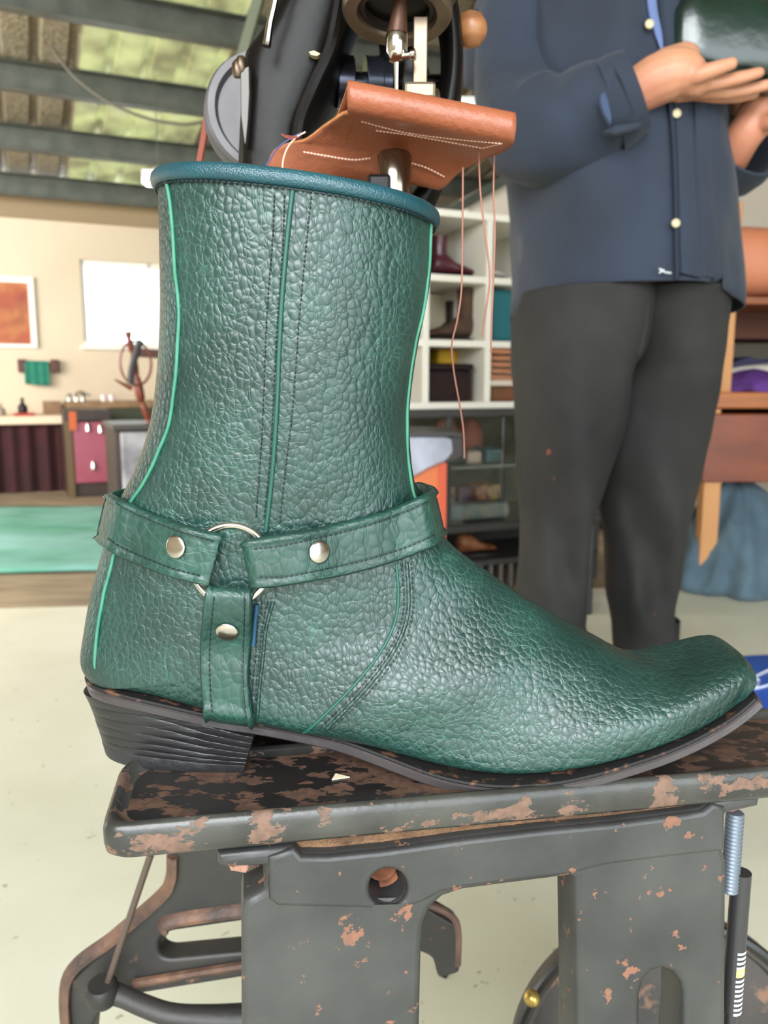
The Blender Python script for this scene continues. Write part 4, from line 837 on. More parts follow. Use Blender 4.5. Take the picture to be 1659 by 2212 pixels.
# curved right frame of the head and its shafts
armloft([(905, -80, 975, -90, YN+.06), (925, 0, 985, -10, YN+.06), (945, 60, 996, 60, YN+.06), (952, 120, 1000, 130, YN+.06), (950, 180, 998, 190, YN+.06), (940, 240, 992, 250, YN+.06), (935, 300, 985, 310, YN+.06), (925, 360, 968, 380, YN+.06), (880, 430, 935, 455, YN+.06), (820, 500, 890, 540, YN+.06)], cast, 'frame', dep=.02, p=.9)
for x, r0, w_ in ((745, .017, .006), (806, .017, .006), (826, .015, .006), (775, .007, .018)):
    obj('shaft_collar', MB().lathe(M3(x, 178, YN+.09), (1, .15, 0), [(.004, -w_), (r0, -w_), (r0, w_), (.004, w_)], 28), mat('dark_steel', (92, 96, 110), .25, .8, var=(50, 50, 56), vscale=20, vmix=.7), mc, smooth=True, bevel=.0008)
obj('shaft', MB().tube([M3(700, 180, YN+.09), M3(960, 176, YN+.09)], .005, 12), cast, mc, smooth=True)
obj('rear_block', MB().loft([[Vector(M3(x, y, YN+.09)) for x, y in r_]+[Vector(M3(x, y, YN+.12)) for x, y in reversed(r_)] for r_ in (((815, 60), (915, 60)), ((820, 120), (920, 130)), ((835, 230), (950, 230)), ((840, 330), (950, 330)))]), cast, mc, bevel=.004)
wood = mat('knob_wood', (158, 106, 66), .4, var=(118, 72, 44), vscale=30, vmix=.8, stretch=(1, 1, 4))
obj('crank_knob', MB().lathe(M3(984, 64, YN+.06), (1, 0, .0), [(.004, 0), (.009, .003), (.0115, .009), (.010, .016), (.005, .020), (.001, .021)], 24), wood, mc, smooth=True)
# arm post under the leather
pc_ = M3(852, 420, YN); pb_ = Vector(pc_)
obj('cylinder_post', MB().lathe((pb_.x, YN, at(852, 470, YN).z), (0, 0, 1), [(.0135, 0), (.0135, .010), (.0105, .012), (.0105, .036), (.009, .038)], 30), mat('polished_steel', (170, 160, 146), .16, 1, var=(96, 84, 72), vscale=9, vmix=.8), mc, smooth=True, bevel=.0005)
obj('post_base', MB().tube(cr([M3(845, 445, YN), M3(842, 520, YN), M3(820, 620, YN+.02), M3(760, 720, YN+.06)], 16), .016, 16), cast, mc, smooth=True)
obj('bobbin_case', MB().box((-.008, -.012, -.009), (.006, -.004, .004), off=Vector(M3(823, 400, YN))), cast, mc, bevel=.002)
# folded tan leather sheet on the post
tan = mat('tan_sheet', (148, 84, 56), .45, var=(136, 74, 48), vscale=18, vmix=.8, bump=.12, bscale=250)
suede = mat('tan_raw_edge', (196, 130, 76), .85, var=(150, 92, 48), vscale=120, vmix=.8)
sheet_ = thing('leather_sheet', 'folded tan leather sheet with white stitching under the machine needle', 'leather', M3(850, 330, YN))
# guide lines along depth: left and right profile of the lower flap, fold, upper flap
Lp_ = [(574, 372, .555), (590, 325, .55), (628, 306, .545), (660, 300, .54), (700, 272, .525), (735, 248, .50), (752, 243, .485)]
Rp_ = [(930, 400, .555), (955, 405, .54), (990, 375, .53), (1030, 350, .52), (1060, 335, .51), (1085, 325, .50), (1108, 312, .485)]
Lp_ = cr(Lp_, 24); Rp_ = cr(Rp_, 24); rows = []
def shp(l, r, n=30, d=0):
    out = []
    for i in range(n+1):
        s_ = i/n; p = Vector(M3(*l))*(1-s_)+Vector(M3(*r))*s_; out.append(p+Vector((0, 0, d+.0012*noise.noise(p*40))))
    return out
for l, r in zip(Lp_, Rp_): rows.append(shp(l, r))
# round fold at the camera side, then the top flap going back
l0 = Vector(M3(*Lp_[-1])); r0 = Vector(M3(*Rp_[-1]))
for k in range(1, 12):
    a = math.pi*k/12; dz = .0075*(1-math.cos(a)); dy = -.0075*math.sin(a)
    rows.append([l0*(1-i/30)+r0*(i/30)+Vector((0, dy-.002, dz)) for i in range(31)])
for k in range(10):
    f = k/9; rows.append([l0*(1-i/30)+r0*(i/30)+Vector((-.02*f, .085*f, .015+.002*f-.007*math.sin(f*3))) for i in range(31)])
mb = MB().loft(rows, closed=False); sh_ = obj('folded_sheet', mb, tan, sheet_, smooth='all'); s_ = sh_.modifiers.new('s', 'SOLIDIFY'); s_.thickness = .0022; s_.offset = 0
s_.use_rim = True; sh_.data.materials.append(suede); s_.material_offset_rim = 1
bvh_sheet = BVHTree.FromPolygons([tuple(v) for v in mb.v], mb.f)
def hit(bvh, px, py, off=0.0):
    d = ray(px, py).normalized(); r_ = bvh.ray_cast(CAM, d)
    return None if r_[0] is None else r_[0]-d*off
def stitches(name, pts_, bvh, m, parent, n=None, dash=7, gap=4, r=.00035, off=.0004, n_side=5):
    L_ = 0; mb = MB(); P_ = cr(pts_, 160); acc = 0; start = None; cur = None; seglen = dash+gap; dist = 0; pos = []
    for i in range(1, len(P_)): dist += math.dist(P_[i][:2], P_[i-1][:2]); 
    def point(s_):
        d_ = 0
        for i in range(1, len(P_)):
            e = math.dist(P_[i][:2], P_[i-1][:2])
            if d_+e >= s_: t_ = (s_-d_)/max(e, 1e-6); return (P_[i-1][0]*(1-t_)+P_[i][0]*t_, P_[i-1][1]*(1-t_)+P_[i][1]*t_)
            d_ += e
        return P_[-1][:2]
    s_ = 0
    while s_ < dist-dash*.5:
        q = [hit(bvh, *point(s_+dash*f), off) for f in (0, .5, 1)]
        if all(x is not None for x in q): mb.tube(q, [r*.6, r, r*.6], n_side)
        s_ += seglen
    return obj(name, mb, m, parent) if mb.v else None
white_thr = mat('white_thread', (228, 186, 166), .8)
for ln in ([(655, 328), (700, 336), (760, 345), (800, 342)], [(812, 282), (880, 291), (960, 305), (1042, 320)], [(780, 262), (870, 285), (960, 298), (1085, 310)], [(880, 350), (920, 362), (960, 382)], [(1042, 320), (1085, 310)]):
    stitches('stitching', ln, bvh_sheet, white_thr, sheet_, dash=6, gap=1.5, r=.0006, off=.0045)
for ln in ([(700, 255), (720, 285), (700, 315)], [(760, 275), (740, 320)]): stitches('needle_marks', ln, bvh_sheet, mat('mark_brown', (120, 60, 36), .8), sheet_, dash=2, gap=7, r=.0005, off=.004)
th = mat('pink_thread', (146, 98, 82), .8)
for pts_, lab in (([(1000, 362), (999, 500), (997, 620), (988, 690), (976, 745), (980, 800), (992, 870), (1001, 930), (1003, 990)], 'longest pink thread hanging beside the boot top'),
                  ([(1034, 322), (1038, 420), (1050, 520), (1058, 600), (1050, 670), (1042, 728)], 'pink thread hanging in the middle of the three at the sheet corner'),
                  ([(1068, 322), (1066, 420), (1069, 500), (1066, 600), (1062, 690), (1060, 762)], 'pink thread hanging furthest right from the tan sheet corner')):
    tag(obj('thread', MB().tube(cr([M3(*q, .505) for q in pts_], 60), .00055, 6), th, smooth=True), lab, 'thread', 'threads hanging from the tan leather sheet')
tag(obj('thread', MB().tube(cr([M3(*q, .53) for q in [(660, 285), (640, 297), (622, 318), (612, 345), (610, 372)]], 24), .0005, 6), mat('pale_thread', (230, 190, 160), .8), smooth=True), 'pale thread looping down over the left corner of the tan sheet', 'thread')
tag(obj('thread', MB().tube(cr([M3(*q, .53) for q in [(652, 287), (630, 298), (600, 320), (575, 358)]], 24), .0005, 6), mat('blue_thread', (72, 78, 120), .8), smooth=True), 'dark blue thread lying over the left corner of the tan sheet', 'thread')
tag(obj('thread', MB().tube(cr([M3(*q, .53) for q in [(634, 303), (608, 290), (622, 298), (645, 297), (618, 294)]], 24), .0006, 6), mat('brown_thread', (120, 56, 44), .8), smooth=True), 'knotted dark red thread at the left edge of the tan sheet', 'thread')
# ================================================================ THE MACHINE STAND
tl = floor_at(217, 1790, TZ+.001); tr2 = floor_at(1650, 1652, TZ+.004); e_a = Vector((tr2.x-tl.x, tr2.y-tl.y, 0)); e_a = e_a.normalized(); e_b = Vector((-e_a.y, e_a.x, 0))
O = Vector((tl.x, tl.y, TZ))-e_b*.004
def T3(a, b, z=0): return O+e_a*a+e_b*b+Vector((0, 0, z))
stand = thing('machine_stand', 'grey painted cast iron stand of the sewing machine with chipped paint and treadle wheel', 'stand', T3(.17, .04, -TZ))
tray_m = painted('tray_paint', (30, 28, 28), (44, 40, 38), (92, 66, 52), thr=.50, scale=85, rough=.34, rust2=(74, 53, 43), soft=.012, sy=(.55, 1, 1))
rim_m = painted('rim_paint', (34, 33, 32), (68, 68, 63), (112, 86, 72), thr=.55, scale=85, rough=.3, rust2=(96, 74, 62), sy=(.6, 1, 1))
body_m = painted('stand_paint', (44, 44, 44), (62, 62, 60), (124, 84, 64), thr=.63, scale=80, rough=.42, rust2=(112, 78, 62))
rear_m = painted('rear_paint', (34, 33, 33), (50, 47, 44), (132, 98, 78), thr=.60, scale=30, rough=.5, rust2=(104, 76, 60), soft=.08)
rust_m = mat('bare_rust', (128, 96, 68), .85, var=(92, 66, 46), vscale=60, vmix=.9, bump=.6, bscale=300)
LT, DT = .40, .070
def rr_ring(ins, z, n=8):
    pts_ = rnd([(ins, ins), (LT-ins, ins), (LT-ins, DT-ins), (ins, DT-ins)], [.011, .012, .055, .02], 10)
    return [T3(a, b, z) for a, b in pts_]
mb = MB(); rings = [rr_ring(i_, z_) for i_, z_ in ((.006, -.0135), (.0028, -.0128), (.0006, -.0105), (0, -.007), (0, -.001), (.0008, .0022), (.0022, .0036), (.0038, .0036), (.0052, .0022), (.0062, .0004), (.009, 0))]
mb.loft(rings, cap=False); n_ = len(rings[0]); mb.add(rings[0], [tuple(range(n_))])
obj('tray_rim', mb, rim_m, stand, smooth='all')
mb = MB(); mb.add([p+Vector((0, 0, .0001)) for p in rr_ring(.0088, 0)]+[p-Vector((0, 0, .006)) for p in rr_ring(.0088, 0)], [tuple(range(n_)), tuple(range(2*n_-1, n_-1, -1))]+[(i, i+n_, (i+1) % n_+n_, (i+1) % n_) for i in range(n_)])
obj('tray_floor', mb, tray_m, stand)
# front casting, cut as one plate in a vertical plane just behind the rim
PB = .006
def ppx(px, py, b=PB):
    d = ray(px, py); o_ = T3(0, b); s_ = (o_-CAM).dot(e_b)/d.dot(e_b); p = CAM+d*s_-o_; return (p.dot(e_a), p.z)
zfl = -TZ+.001
outer = [ppx(*q) for q in [(470, 1846), (633, 1828), (652, 1846), (712, 1846), (830, 1834), (1000, 1810), (1160, 1791), (1320, 1776), (1478, 1756), (1516, 1750), (1538, 1728), (1649, 1712), (1641, 1745), (1618, 1750), (1572, 1760), (1566, 1776), (1565, 1838), (1572, 1862), (1570, 2212)]]
bR = outer[-1]; outer += [(bR[0]-.002, zfl)]
iR = [ppx(1246, 2212), ppx(1242, 1900)]; outer += [(iR[0][0], zfl), iR[0], iR[1]]
outer += [ppx(*q) for q in [(1232, 1896), (1090, 1914), (1000, 1926), (958, 1940), (932, 1962), (918, 1995), (912, 2050), (908, 2212)]]
bL = outer[-1]; outer += [(bL[0], zfl)]; l0_ = ppx(522, 2212); outer += [(l0_[0], zfl), l0_]
outer += [ppx(*q) for q in [(521, 1966), (526, 1948), (548, 1936), (570, 1924), (577, 1905), (577, 1874), (489, 1878), (471, 1872)]]
hole = [ppx(838+39*math.cos(2*math.pi*k/28), 1916+40*math.sin(2*math.pi*k/28)) for k in range(28)]
slot = [ppx(1384, 2212), ppx(1385, 2150), ppx(1392, 2122), ppx(1408, 2103), ppx(1431, 2096), ppx(1455, 2103), ppx(1472, 2124), ppx(1478, 2150), ppx(1478, 2212)]
zb_ = slot[0][1]-.09; slot = [(slot[0][0]+.002, zb_)]+slot+[(slot[-1][0]-.002, zb_)]
TH = .026
leg = plate('leg_casting', body_m, [outer, hole, slot], T3(0, PB+TH/2, 0), e_a, (0, 0, 1), TH, stand, bevel=.0035)
# proud upper bar with soft lower edge
bar = [ppx(*q) for q in [(579, 1848), (636, 1830), (652, 1848), (712, 1848), (830, 1836), (1000, 1812), (1160, 1793), (1320, 1778), (1478, 1758), (1516, 1752), (1538, 1734), (1564, 1740), (1564, 1836), (1420, 1852), (1300, 1868), (1235, 1886), (1090, 1903), (1000, 1914), (950, 1926), (915, 1945), (896, 1952), (870, 1958), (800, 1960), (600, 1955), (580, 1940)]]
hb = [ppx(838+41*math.cos(2*math.pi*k/28), 1916+42*math.sin(2*math.pi*k/28)) for k in range(28)]
plate('upper_bar', body_m, [bar, hb], T3(0, PB+.0010, 0), e_a, (0, 0, 1), .005, stand, bevel=.0022)
hc_ = T3(ppx(838, 1916)[0], PB+.02, ppx(838, 1916)[1])
obj('hole_sleeve', MB().lathe(hc_-e_b*.01, e_b, [(.0092, .004), (.0092, .03), (.0072, .03), (.0072, .006)], 24, cap=False), mat('sleeve_rust', (196, 130, 96), .7, var=(120, 84, 66), vscale=80, vmix=1), stand, smooth=True)
obj('hole_back', MB().lathe(hc_+e_b*.006, e_b, [(.0, 0), (.0082, 0), (.0082, .002), (.0, .002)], 24), mat('dusty_grey', (120, 108, 96), .8, var=(60, 56, 54), vscale=60, vmix=1), stand)
a0 = ppx(632, 1830, PB+.01)[0]; a1 = ppx(1545, 1740, PB+.01)[0]
obj('tray_rib', MB().box((a0, PB+.006, -.030), (a1, PB+.022, -.0125), Matrix((( e_a.x, e_b.x, 0), (e_a.y, e_b.y, 0), (0, 0, 1))), O), rust_m, stand, bevel=.002)
# bolts
bp = T3(ppx(527, 1880)[0], PB+.012, ppx(527, 1880)[1])
obj('bolt', MB().lathe(bp+Vector((0, 0, -.0045)), (0, 0, 1), [(.0035, -.001), (.0075, 0), (.008, .002), (.008, .006)], 6), painted('bolt_paint', (92, 74, 64), (80, 66, 60), (150, 110, 92), thr=.5, scale=90), stand, bevel=.0006)
bp = T3(ppx(1600, 1752)[0], PB+.012, ppx(1600, 1752)[1])
obj('bolt', MB().lathe(bp+Vector((0, 0, -.004)), (0, 0, 1), [(.0055, 0), (.007, .0015), (.007, .005)], 12), mat('bolt_rust', (132, 88, 68), .6), stand)
x0_, zt2 = ppx(1588, 1757, PB+.012); _, zm2 = ppx(1590, 1885, PB+.012); xb2, zb2 = ppx(1598, 2180, PB+.012)
prof = []; k = 0; zz = 0; Lz = zt2-zm2+.01
while zz < Lz: prof += [(.0040, zz), (.0046, zz+.0007), (.0046, zz+.0011), (.0040, zz+.0018)]; zz += .0021
obj('threaded_spring', MB().lathe(T3(x0_, PB+.012, zm2-.01), (0, 0, 1), prof, 18), mat('spring_steel', (128, 138, 150), .35, .6), stand, smooth=True)
hx_ = (x0_+xb2)/2+.0005
tb = obj('cylinder_sleeve', MB().lathe(T3(hx_, PB+.012, zb2), (0, 0, 1), [(.0042, 0), (.0050, .0006), (.0050, zm2-zb2), (.0042, zm2-zb2)], 24), mat('sleeve_black', (46, 44, 46), .35), stand, smooth=True)
wl_ = mat('label_white', (214, 220, 226), .5); yl = mat('label_yellow', (208, 212, 110), .5)
def band(py0, py1, m, nm):
    z0_ = ppx(1600, py1, PB+.012)[1]; z1_ = ppx(1600, py0, PB+.012)[1]; mb = MB(); ra = .00512
    pts_ = []
    for zz in (z0_, z1_): pts_.append([T3(hx_, PB+.012, zz)+(e_a*math.cos(a)+e_b*math.sin(a))*ra for a in [math.radians(-112+k*8) for k in range(11)]])
    mb.loft(pts_, closed=False); return obj(nm, mb, m, tb, smooth=True)
for k in range(4): band(2044+k*10, 2049+k*10, wl_, 'label_bar')
band(2080, 2096, yl, 'label_patch')
for k in range(8): band(2102+k*10, 2107+k*10, wl_, 'label_bar')
tri = [T3(hx_, PB+.012, ppx(1600, y_, PB+.012)[1])+(e_a*math.cos(a)+e_b*math.sin(a))*.00525 for a, y_ in ((math.radians(-90), 2094), (math.radians(-55), 2093), (math.radians(-74), 2082))]
obj('label_triangle', MB().add(tri, [(0, 1, 2)]), wl_, tb)
obj('rod_end', MB().tube([T3(hx_, PB+.012, zb2), T3(hx_, PB+.012, zfl)], .0035, 12), mat('sleeve_black', (46, 44, 46), .35), stand, smooth=True)
# rear treadle frame
YB = .60
def B3(px, py, Y=YB): p = at(px, py, Y); return (p.x, p.z)
def rplate(name, loops, Y, th_, m, bev=.003): return plate(name, m, loops, (0, Y, 0), (1, 0, 0), (0, 0, 1), th_, stand, bevel=bev)
lo = [B3(*q) for q in [(374, 1800), (371, 1898), (347, 1936), (248, 2022), (147, 2108), (143, 2250)]]+[(B3(143, 2250)[0], .004), (B3(205, 2250)[0], .004)]+[B3(*q) for q in [(205, 2250), (210, 2195), (232, 2150), (291, 2130), (400, 2112), (519, 2093), (905, 2040), (905, 1800)]]
sl_ = rnd([B3(*q) for q in [(350, 2012), (372, 1994), (540, 1970), (860, 1935), (860, 1990), (540, 2036), (372, 2052), (352, 2044)]], .006, 4)
rplate('treadle_frame', [lo, sl_], YB, .022, rear_m)
for q in ([(372, 1850), (369, 1900), (345, 1938), (246, 2024), (147, 2110), (144, 2250)], [(291, 2124), (400, 2106), (519, 2087), (640, 2072)], [(352, 2010), (372, 1988), (540, 1963), (640, 1952)]):
    obj('frame_flange', MB().tube(cr([tuple(at(x, y, YB-.012)) for x, y in q], 40), .0038, 8, flat=1.6), mat('flange_rust', (118, 86, 68), .6, var=(66, 52, 46), vscale=30, vmix=1, bump=.3, bscale=120), stand, smooth=True)
ec = at(222, 2138, YB-.03)
obj('link_rod', MB().tube([at(326, 1845, YB-.05), at(232, 2125, YB-.03)], .0026, 10), mat('rod_brown', (92, 78, 70), .45, .3), stand, smooth=True)
obj('link_eye', MB().lathe(ec-Vector((0, 0, .008)), (0, -.2, 1), [(.004, 0), (.0115, 0), (.0125, .003), (.0125, .013), (.010, .016), (.004, .016)], 24), rear_m, stand, smooth=True)
q = cr([(222, 2140, .009), (265, 2152, .008), (310, 2172, .008), (370, 2192, .0085), (450, 2200, .010), (560, 2202, .012), (700, 2200, .012)], 30)
obj('treadle_lever', MB().tube([at(a, b, YB-.03) for a, b, c in q], [c for a, b, c in q], 12, flat=.7), rear_m, stand, smooth=True)
rplate('foot_bracket', [rnd([B3(*q) for q in [(880, 1930), (918, 1946), (985, 1985), (991, 2082), (945, 2094), (934, 2050), (915, 2040), (880, 2030)]], .004, 2)], YB, .02, rear_m, .0012)
obj('frame_flange', MB().tube(cr([tuple(at(x, y, YB-.008)) for x, y in [(915, 1950), (983, 1988), (988, 2084)]], 20), .003, 8), mat('flange_rust', (118, 86, 68), .6), stand, smooth=True)
# treadle wheel, horizontal-ish disc behind the right post
wcn = at(1434, 2300, YB+.02); RW = 330/1750*((wcn-CAM).dot(FW))
wd_ = obj('treadle_wheel', MB().lathe(wcn, (0, -1, .12), [(.002, 0), (RW*.9, 0), (RW*.92, .006), (RW*.985, .008), (RW, .004), (RW, -.012), (RW*.95, -.014), (.002, -.014)], 72), painted('wheel_paint', (50, 47, 47), (66, 60, 58), (120, 90, 72), thr=.56, scale=26, rough=.3, soft=.06), stand, smooth=True)
obj('wheel_rim_edge', MB().ring(wcn+Vector((0, -.006, 0)), (0, -1, .12), RW*.985, .005, 96, 8), mat('rim_black', (30, 28, 28), .3), wd_, smooth=True)
obj('oil_cap', MB().lathe(at(1147, 2152, YB-.0), (0, -1, .3), [(.004, 0), (.0065, .002), (.0065, .006), (.004, .009), (.001, .010)], 16), mat('brass', (196, 164, 92), .3, .8), wd_, smooth=True)
obj('wheel_axle', MB().tube([wcn+Vector((0, -.02, 0)), wcn+Vector((0, .05, 0))], .016, 20), rear_m, wd_, smooth=True)
obj('wheel_bracket', MB().tube([wcn+Vector((0, .03, 0)), Vector((wcn.x, wcn.y+.03, .002))], .012, 12), rear_m, stand, smooth=True)
obj('base_bar', MB().box((-.22, YB+.0, .0005), (.36, YB+.05, .02)), rear_m, stand, bevel=.003)
obj('cross_tie', MB().box((-.12, .40, TZ-.035), (.12, YB-.03, TZ-.016)), rear_m, stand, bevel=.003)
fp = floor_at(966, 2108, 0); tag(obj('dark_flake', MB().prism([fp+Vector(q) for q in ((-.012, 0, 0), (.004, .016, 0), (.012, .018, 0), (-.002, -.006, 0))], (0, 0, .002)), blk), 'small dark flake lying on the green floor beside the rear bracket', 'flake')
for (a_, b_, s_, lab) in ((.115, .040, .004, 'cream paper scrap lying on the tray under the arch of the boot'),):
    p = floor_at(733, 1681, TZ+.0002); tag(obj('paper_scrap', MB().prism([p+Vector(q) for q in ((-.0035, -.002, 0), (.005, .0005, 0), (-.002, .004, 0))], (0, 0, .0005)), mat('scrap', (226, 214, 180), .7)), lab, 'scrap')

# ================================================================ THE BOOT
YC = .400
gl_boot = leather('green_boot_leather', (15, 45, 40), (29, 59, 54), (56, 104, 89), scale=350, rough=.31, bump=.55, crackw=.045, cmix=.42)
gl_strap = leather('green_strap_leather', (15, 51, 43), (27, 66, 57), (58, 110, 94), scale=230, rough=.40, bump=.5, crackw=.05, cmix=.35)
teal = leather('teal_binding_leather', (11, 58, 68), (20, 70, 80), (26, 82, 92), scale=1100, rough=.28, bump=.3, crackw=.05, cmix=.2)
mint = mat('mint_edge', (62, 128, 104), .6, var=(36, 108, 84), vscale=90, vmix=.8)
bthr = mat('black_thread', (16, 26, 30), .6)
sole_m = mat('boot_sole', (50, 46, 48), .3, var=(66, 60, 60), vscale=16, vmix=.8, bump=.06, bscale=120)
heel_m = mat('boot_heel', (22, 22, 24), .38, var=(34, 33, 35), vscale=14, vmix=.9, bump=.15, bscale=60, stretch=(1, 1, 8))
boot = thing('boot', 'tall green leather harness boot with ring straps and square toe on the stand', 'boot', (at(800, 1500, YC).x, YC, TZ))
# near edge of the sole in profile: (px, py of top near edge, half width there)
SE = [(183, 1466, .003), (188, 1478, .015), (206, 1489, .0225), (240, 1500, .0285), (300, 1515, .0325), (370, 1531, .0335), (440, 1547, .033), (500, 1558, .032), (560, 1567, .031), (620, 1578, .0305), (680, 1590, .031), (740, 1605, .033), (800, 1626, .036), (860, 1649, .0395), (920, 1672, .043), (980, 1689, .046), (1050, 1700, .0485), (1120, 1702, .0495), (1200, 1695, .049), (1280, 1679, .047), (1360, 1656, .044), (1440, 1629, .041), (1510, 1598, .0375), (1570, 1564, .034), (1612, 1533, .031), (1636, 1511, .029)]
def cen(px, py, hw_, k=1.0):
    p = at(px, py, YC-hw_*k); return Vector((p.x, YC, p.z))
def seat(px):
    """sole top centre line point and half width under a near-edge pixel column"""
    for i in range(len(SE)-1):
        if SE[i][0] <= px <= SE[i+1][0]:
            t_ = (px-SE[i][0])/(SE[i+1][0]-SE[i][0]); q = tuple(a*(1-t_)+b*t_ for a, b in zip(SE[i], SE[i+1])); return cen(*q), q[2]
    return cen(*SE[-1]), SE[-1][2]
S = []   # A point, B point, half width, tm, nA, nB
def silh(px, py): p = at(px, py, YC); return Vector((p.x, YC, p.z))
for A, B, w_, tm, nA, nB in [((934, 478), (350, 402), .0475, .5, 2.2, 2.2), ((934, 520), (350, 450), .0475, .5, 2.2, 2.2), ((930, 600), (352, 560), .047, .5, 2.2, 2.2), ((917, 680), (353, 660), .046, .5, 2.2, 2.2),
        ((902, 750), (350, 750), .045, .5, 2.2, 2.2), ((890, 830), (343, 830), .044, .5, 2.2, 2.2), ((884, 900), (333, 900), .043, .5, 2.2, 2.2), ((886, 960), (316, 962), .042, .5, 2.2, 2.2), ((892, 1020), (292, 1022), .041, .5, 2.2, 2.2),
        ((906, 1075), (262, 1082), .040, .52, 2.2, 2.2), ((935, 1120), (242, 1140), .039, .54, 2.1, 2.2), ((965, 1165), (222, 1205), .038, .56, 2.1, 2.2), ((1000, 1197), (203, 1275), .038, .58, 2.0, 2.2), ((1036, 1222), (190, 1350), .038, .6, 2.0, 2.3),
        ((1070, 1246), (184, 1420), .038, .6, 2.0, 2.3)]:
    S.append((silh(*A), silh(*B), w_, tm, nA, nB))
for A, bx, w_, tm, nA, nB in [((1098, 1266), 190, .0385, .62, 2.0, 2.6), ((1120, 1281), 225, .0385, .62, 2.0, 3.2), ((1140, 1294), 290, .0385, .64, 2.0, 4), ((1158, 1304), 370, .0385, .66, 2.0, 5), ((1174, 1313), 450, .0395, .68, 2.0, 5.5),
        ((1190, 1322), 530, .041, .68, 2.0, 5.5), ((1205, 1331), 610, .042, .68, 2.0, 5), ((1222, 1340), 690, .043, .68, 2.0, 5), ((1240, 1349), 770, .0435, .7, 2.0, 5)]:
    b_, h_ = seat(bx); S.append((silh(*A), b_, max(w_, h_-.003), tm, nA, nB))
for A, ky, bx, tm, nA, nB in [((1262, 1359), .1, 850, .72, 2.1, 5), ((1286, 1369), .2, 930, .74, 2.1, 5), ((1310, 1378), .35, 1010, .74, 2.2, 5), ((1338, 1385), .5, 1090, .74, 2.2, 5), ((1368, 1385), .6, 1175, .74, 2.3, 5), ((1400, 1381), .7, 1260, .74, 2.4, 5),
        ((1436, 1369), .8, 1345, .72, 2.6, 5), ((1470, 1361), .85, 1425, .72, 2.8, 5), ((1500, 1355), .9, 1495, .72, 3.4, 5), ((1524, 1357), .9, 1550, .72, 4, 4.5)]:
    b_, h_ = seat(bx); hu = h_-.0035; p = at(A[0], A[1], YC+hu*ky); S.append((Vector((p.x, YC, p.z)), b_, hu, tm, nA, nB))
b_, h_ = seat(1592); p = at(1545, 1369, YC+.022); S.append((Vector((p.x, YC, p.z)), b_, .0275, .70, 3.4, 4.5))
b_, h_ = seat(1612); p = at(1563, 1392, YC+.021); S.append((Vector((p.x, YC, p.z)), b_+Vector((0, 0, .0003)), .0262, .68, 3.2, 4))
b_, h_ = seat(1622); p = at(1566, 1418, YC+.018); S.append((Vector((p.x, YC, p.z)), b_+Vector((0, 0, .001)), .0235, .66, 3.0, 3.4))
m_ = (S[-1][0]+S[-1][1])/2; S.append((m_+(S[-1][0]-m_)*.45+Vector((.0012, 0, 0)), m_+(S[-1][1]-m_)*.5+Vector((.0012, 0, 0)), .012, .6, 2.4, 2.4))
NR, NT = 260, 72
flat_ = [tuple(a)+tuple(b)+(w_, tm, nA, nB) for a, b, w_, tm, nA, nB in S]
flat_ = cr(flat_, NR)
def surf(i, k):
    """k in 0..2*NT: 0..NT lateral side from the front line to the back or sole line, then the far side back again"""
    s_ = flat_[i]; A = Vector(s_[0:3]); B = Vector(s_[3:6]); w_, tm, nA, nB = s_[6:]
    kk = k if k <= NT else 2*NT-k
    t_ = (1-math.cos(math.pi*kk/NT))/2
    g = (1-((tm-t_)/tm)**nA)**(1/nA) if t_ < tm else (max(0, 1-((t_-tm)/(1-tm))**nB))**(1/nB)
    p = A*(1-t_)+B*t_; return p+Vector((0, -w_*g if k <= NT else w_*g, 0)), p
foldc = [(at(640, 1075, .36), .055, .013, .0012, 1), (at(700, 1350, .36), .045, .016, .0010, 1), (at(960, 1235, .365), .03, .02, .0007, 2), (at(470, 1010, .36), .05, .018, .0008, 1), (at(560, 850, .355), .1, .05, .0004, 1), (at(330, 1250, .37), .03, .03, .0006, 2)]
grid = []
for i in range(NR):
    row = []
    for k in range(2*NT):
        P, q = surf(i, k); d = P-q; d = d.normalized() if d.length > 1e-5 else Vector((0, 0, 0))
        h_ = .0007*noise.noise(P*28)
        for c_, sx_, sz_, am, ty in foldc:
            if P.y < YC+.01:
                g_ = am*math.exp(-((P.x-c_.x)/sx_)**2-((P.z-c_.z)/sz_)**2)
                if ty == 1: h_ += g_*(noise.noise(Vector((P.x*22, P.z*170, 3)))*1.1+.7*noise.noise(Vector((P.x*55+P.z*40, P.z*330, 7))))
                else: h_ += g_*(noise.noise(Vector((P.x*90-P.z*60, P.z*60, 3)))*1.2)
        c_ = at(840, 520, .36); h_ -= .0022*math.exp(-((P.x-c_.x)/.014)**2-((P.z-c_.z)/.02)**2)*(P.y < YC)
        row.append(P+d*h_)
    grid.append(row)
# even out the swell of the sides between sections
for it in range(3):
    for k in range(2*NT):
        ys = [grid[i][k].y for i in range(NR)]; pre = [0]
        for y_ in ys: pre.append(pre[-1]+y_)
        for i in range(1, NR-1):
            r_ = min(9, i, NR-1-i) if i < NR-30 else min(2, NR-1-i); grid[i][k].y = (pre[i+r_+1]-pre[i-r_])/(2*r_+1)
mb = MB().loft(grid, cap=False); nn = 2*NT
mb.add(grid[-1], [tuple(range(nn))])
up = obj('upper', mb, gl_boot, boot, smooth='all')
bvh = BVHTree.FromPolygons([tuple(v) for v in mb.v], mb.f)
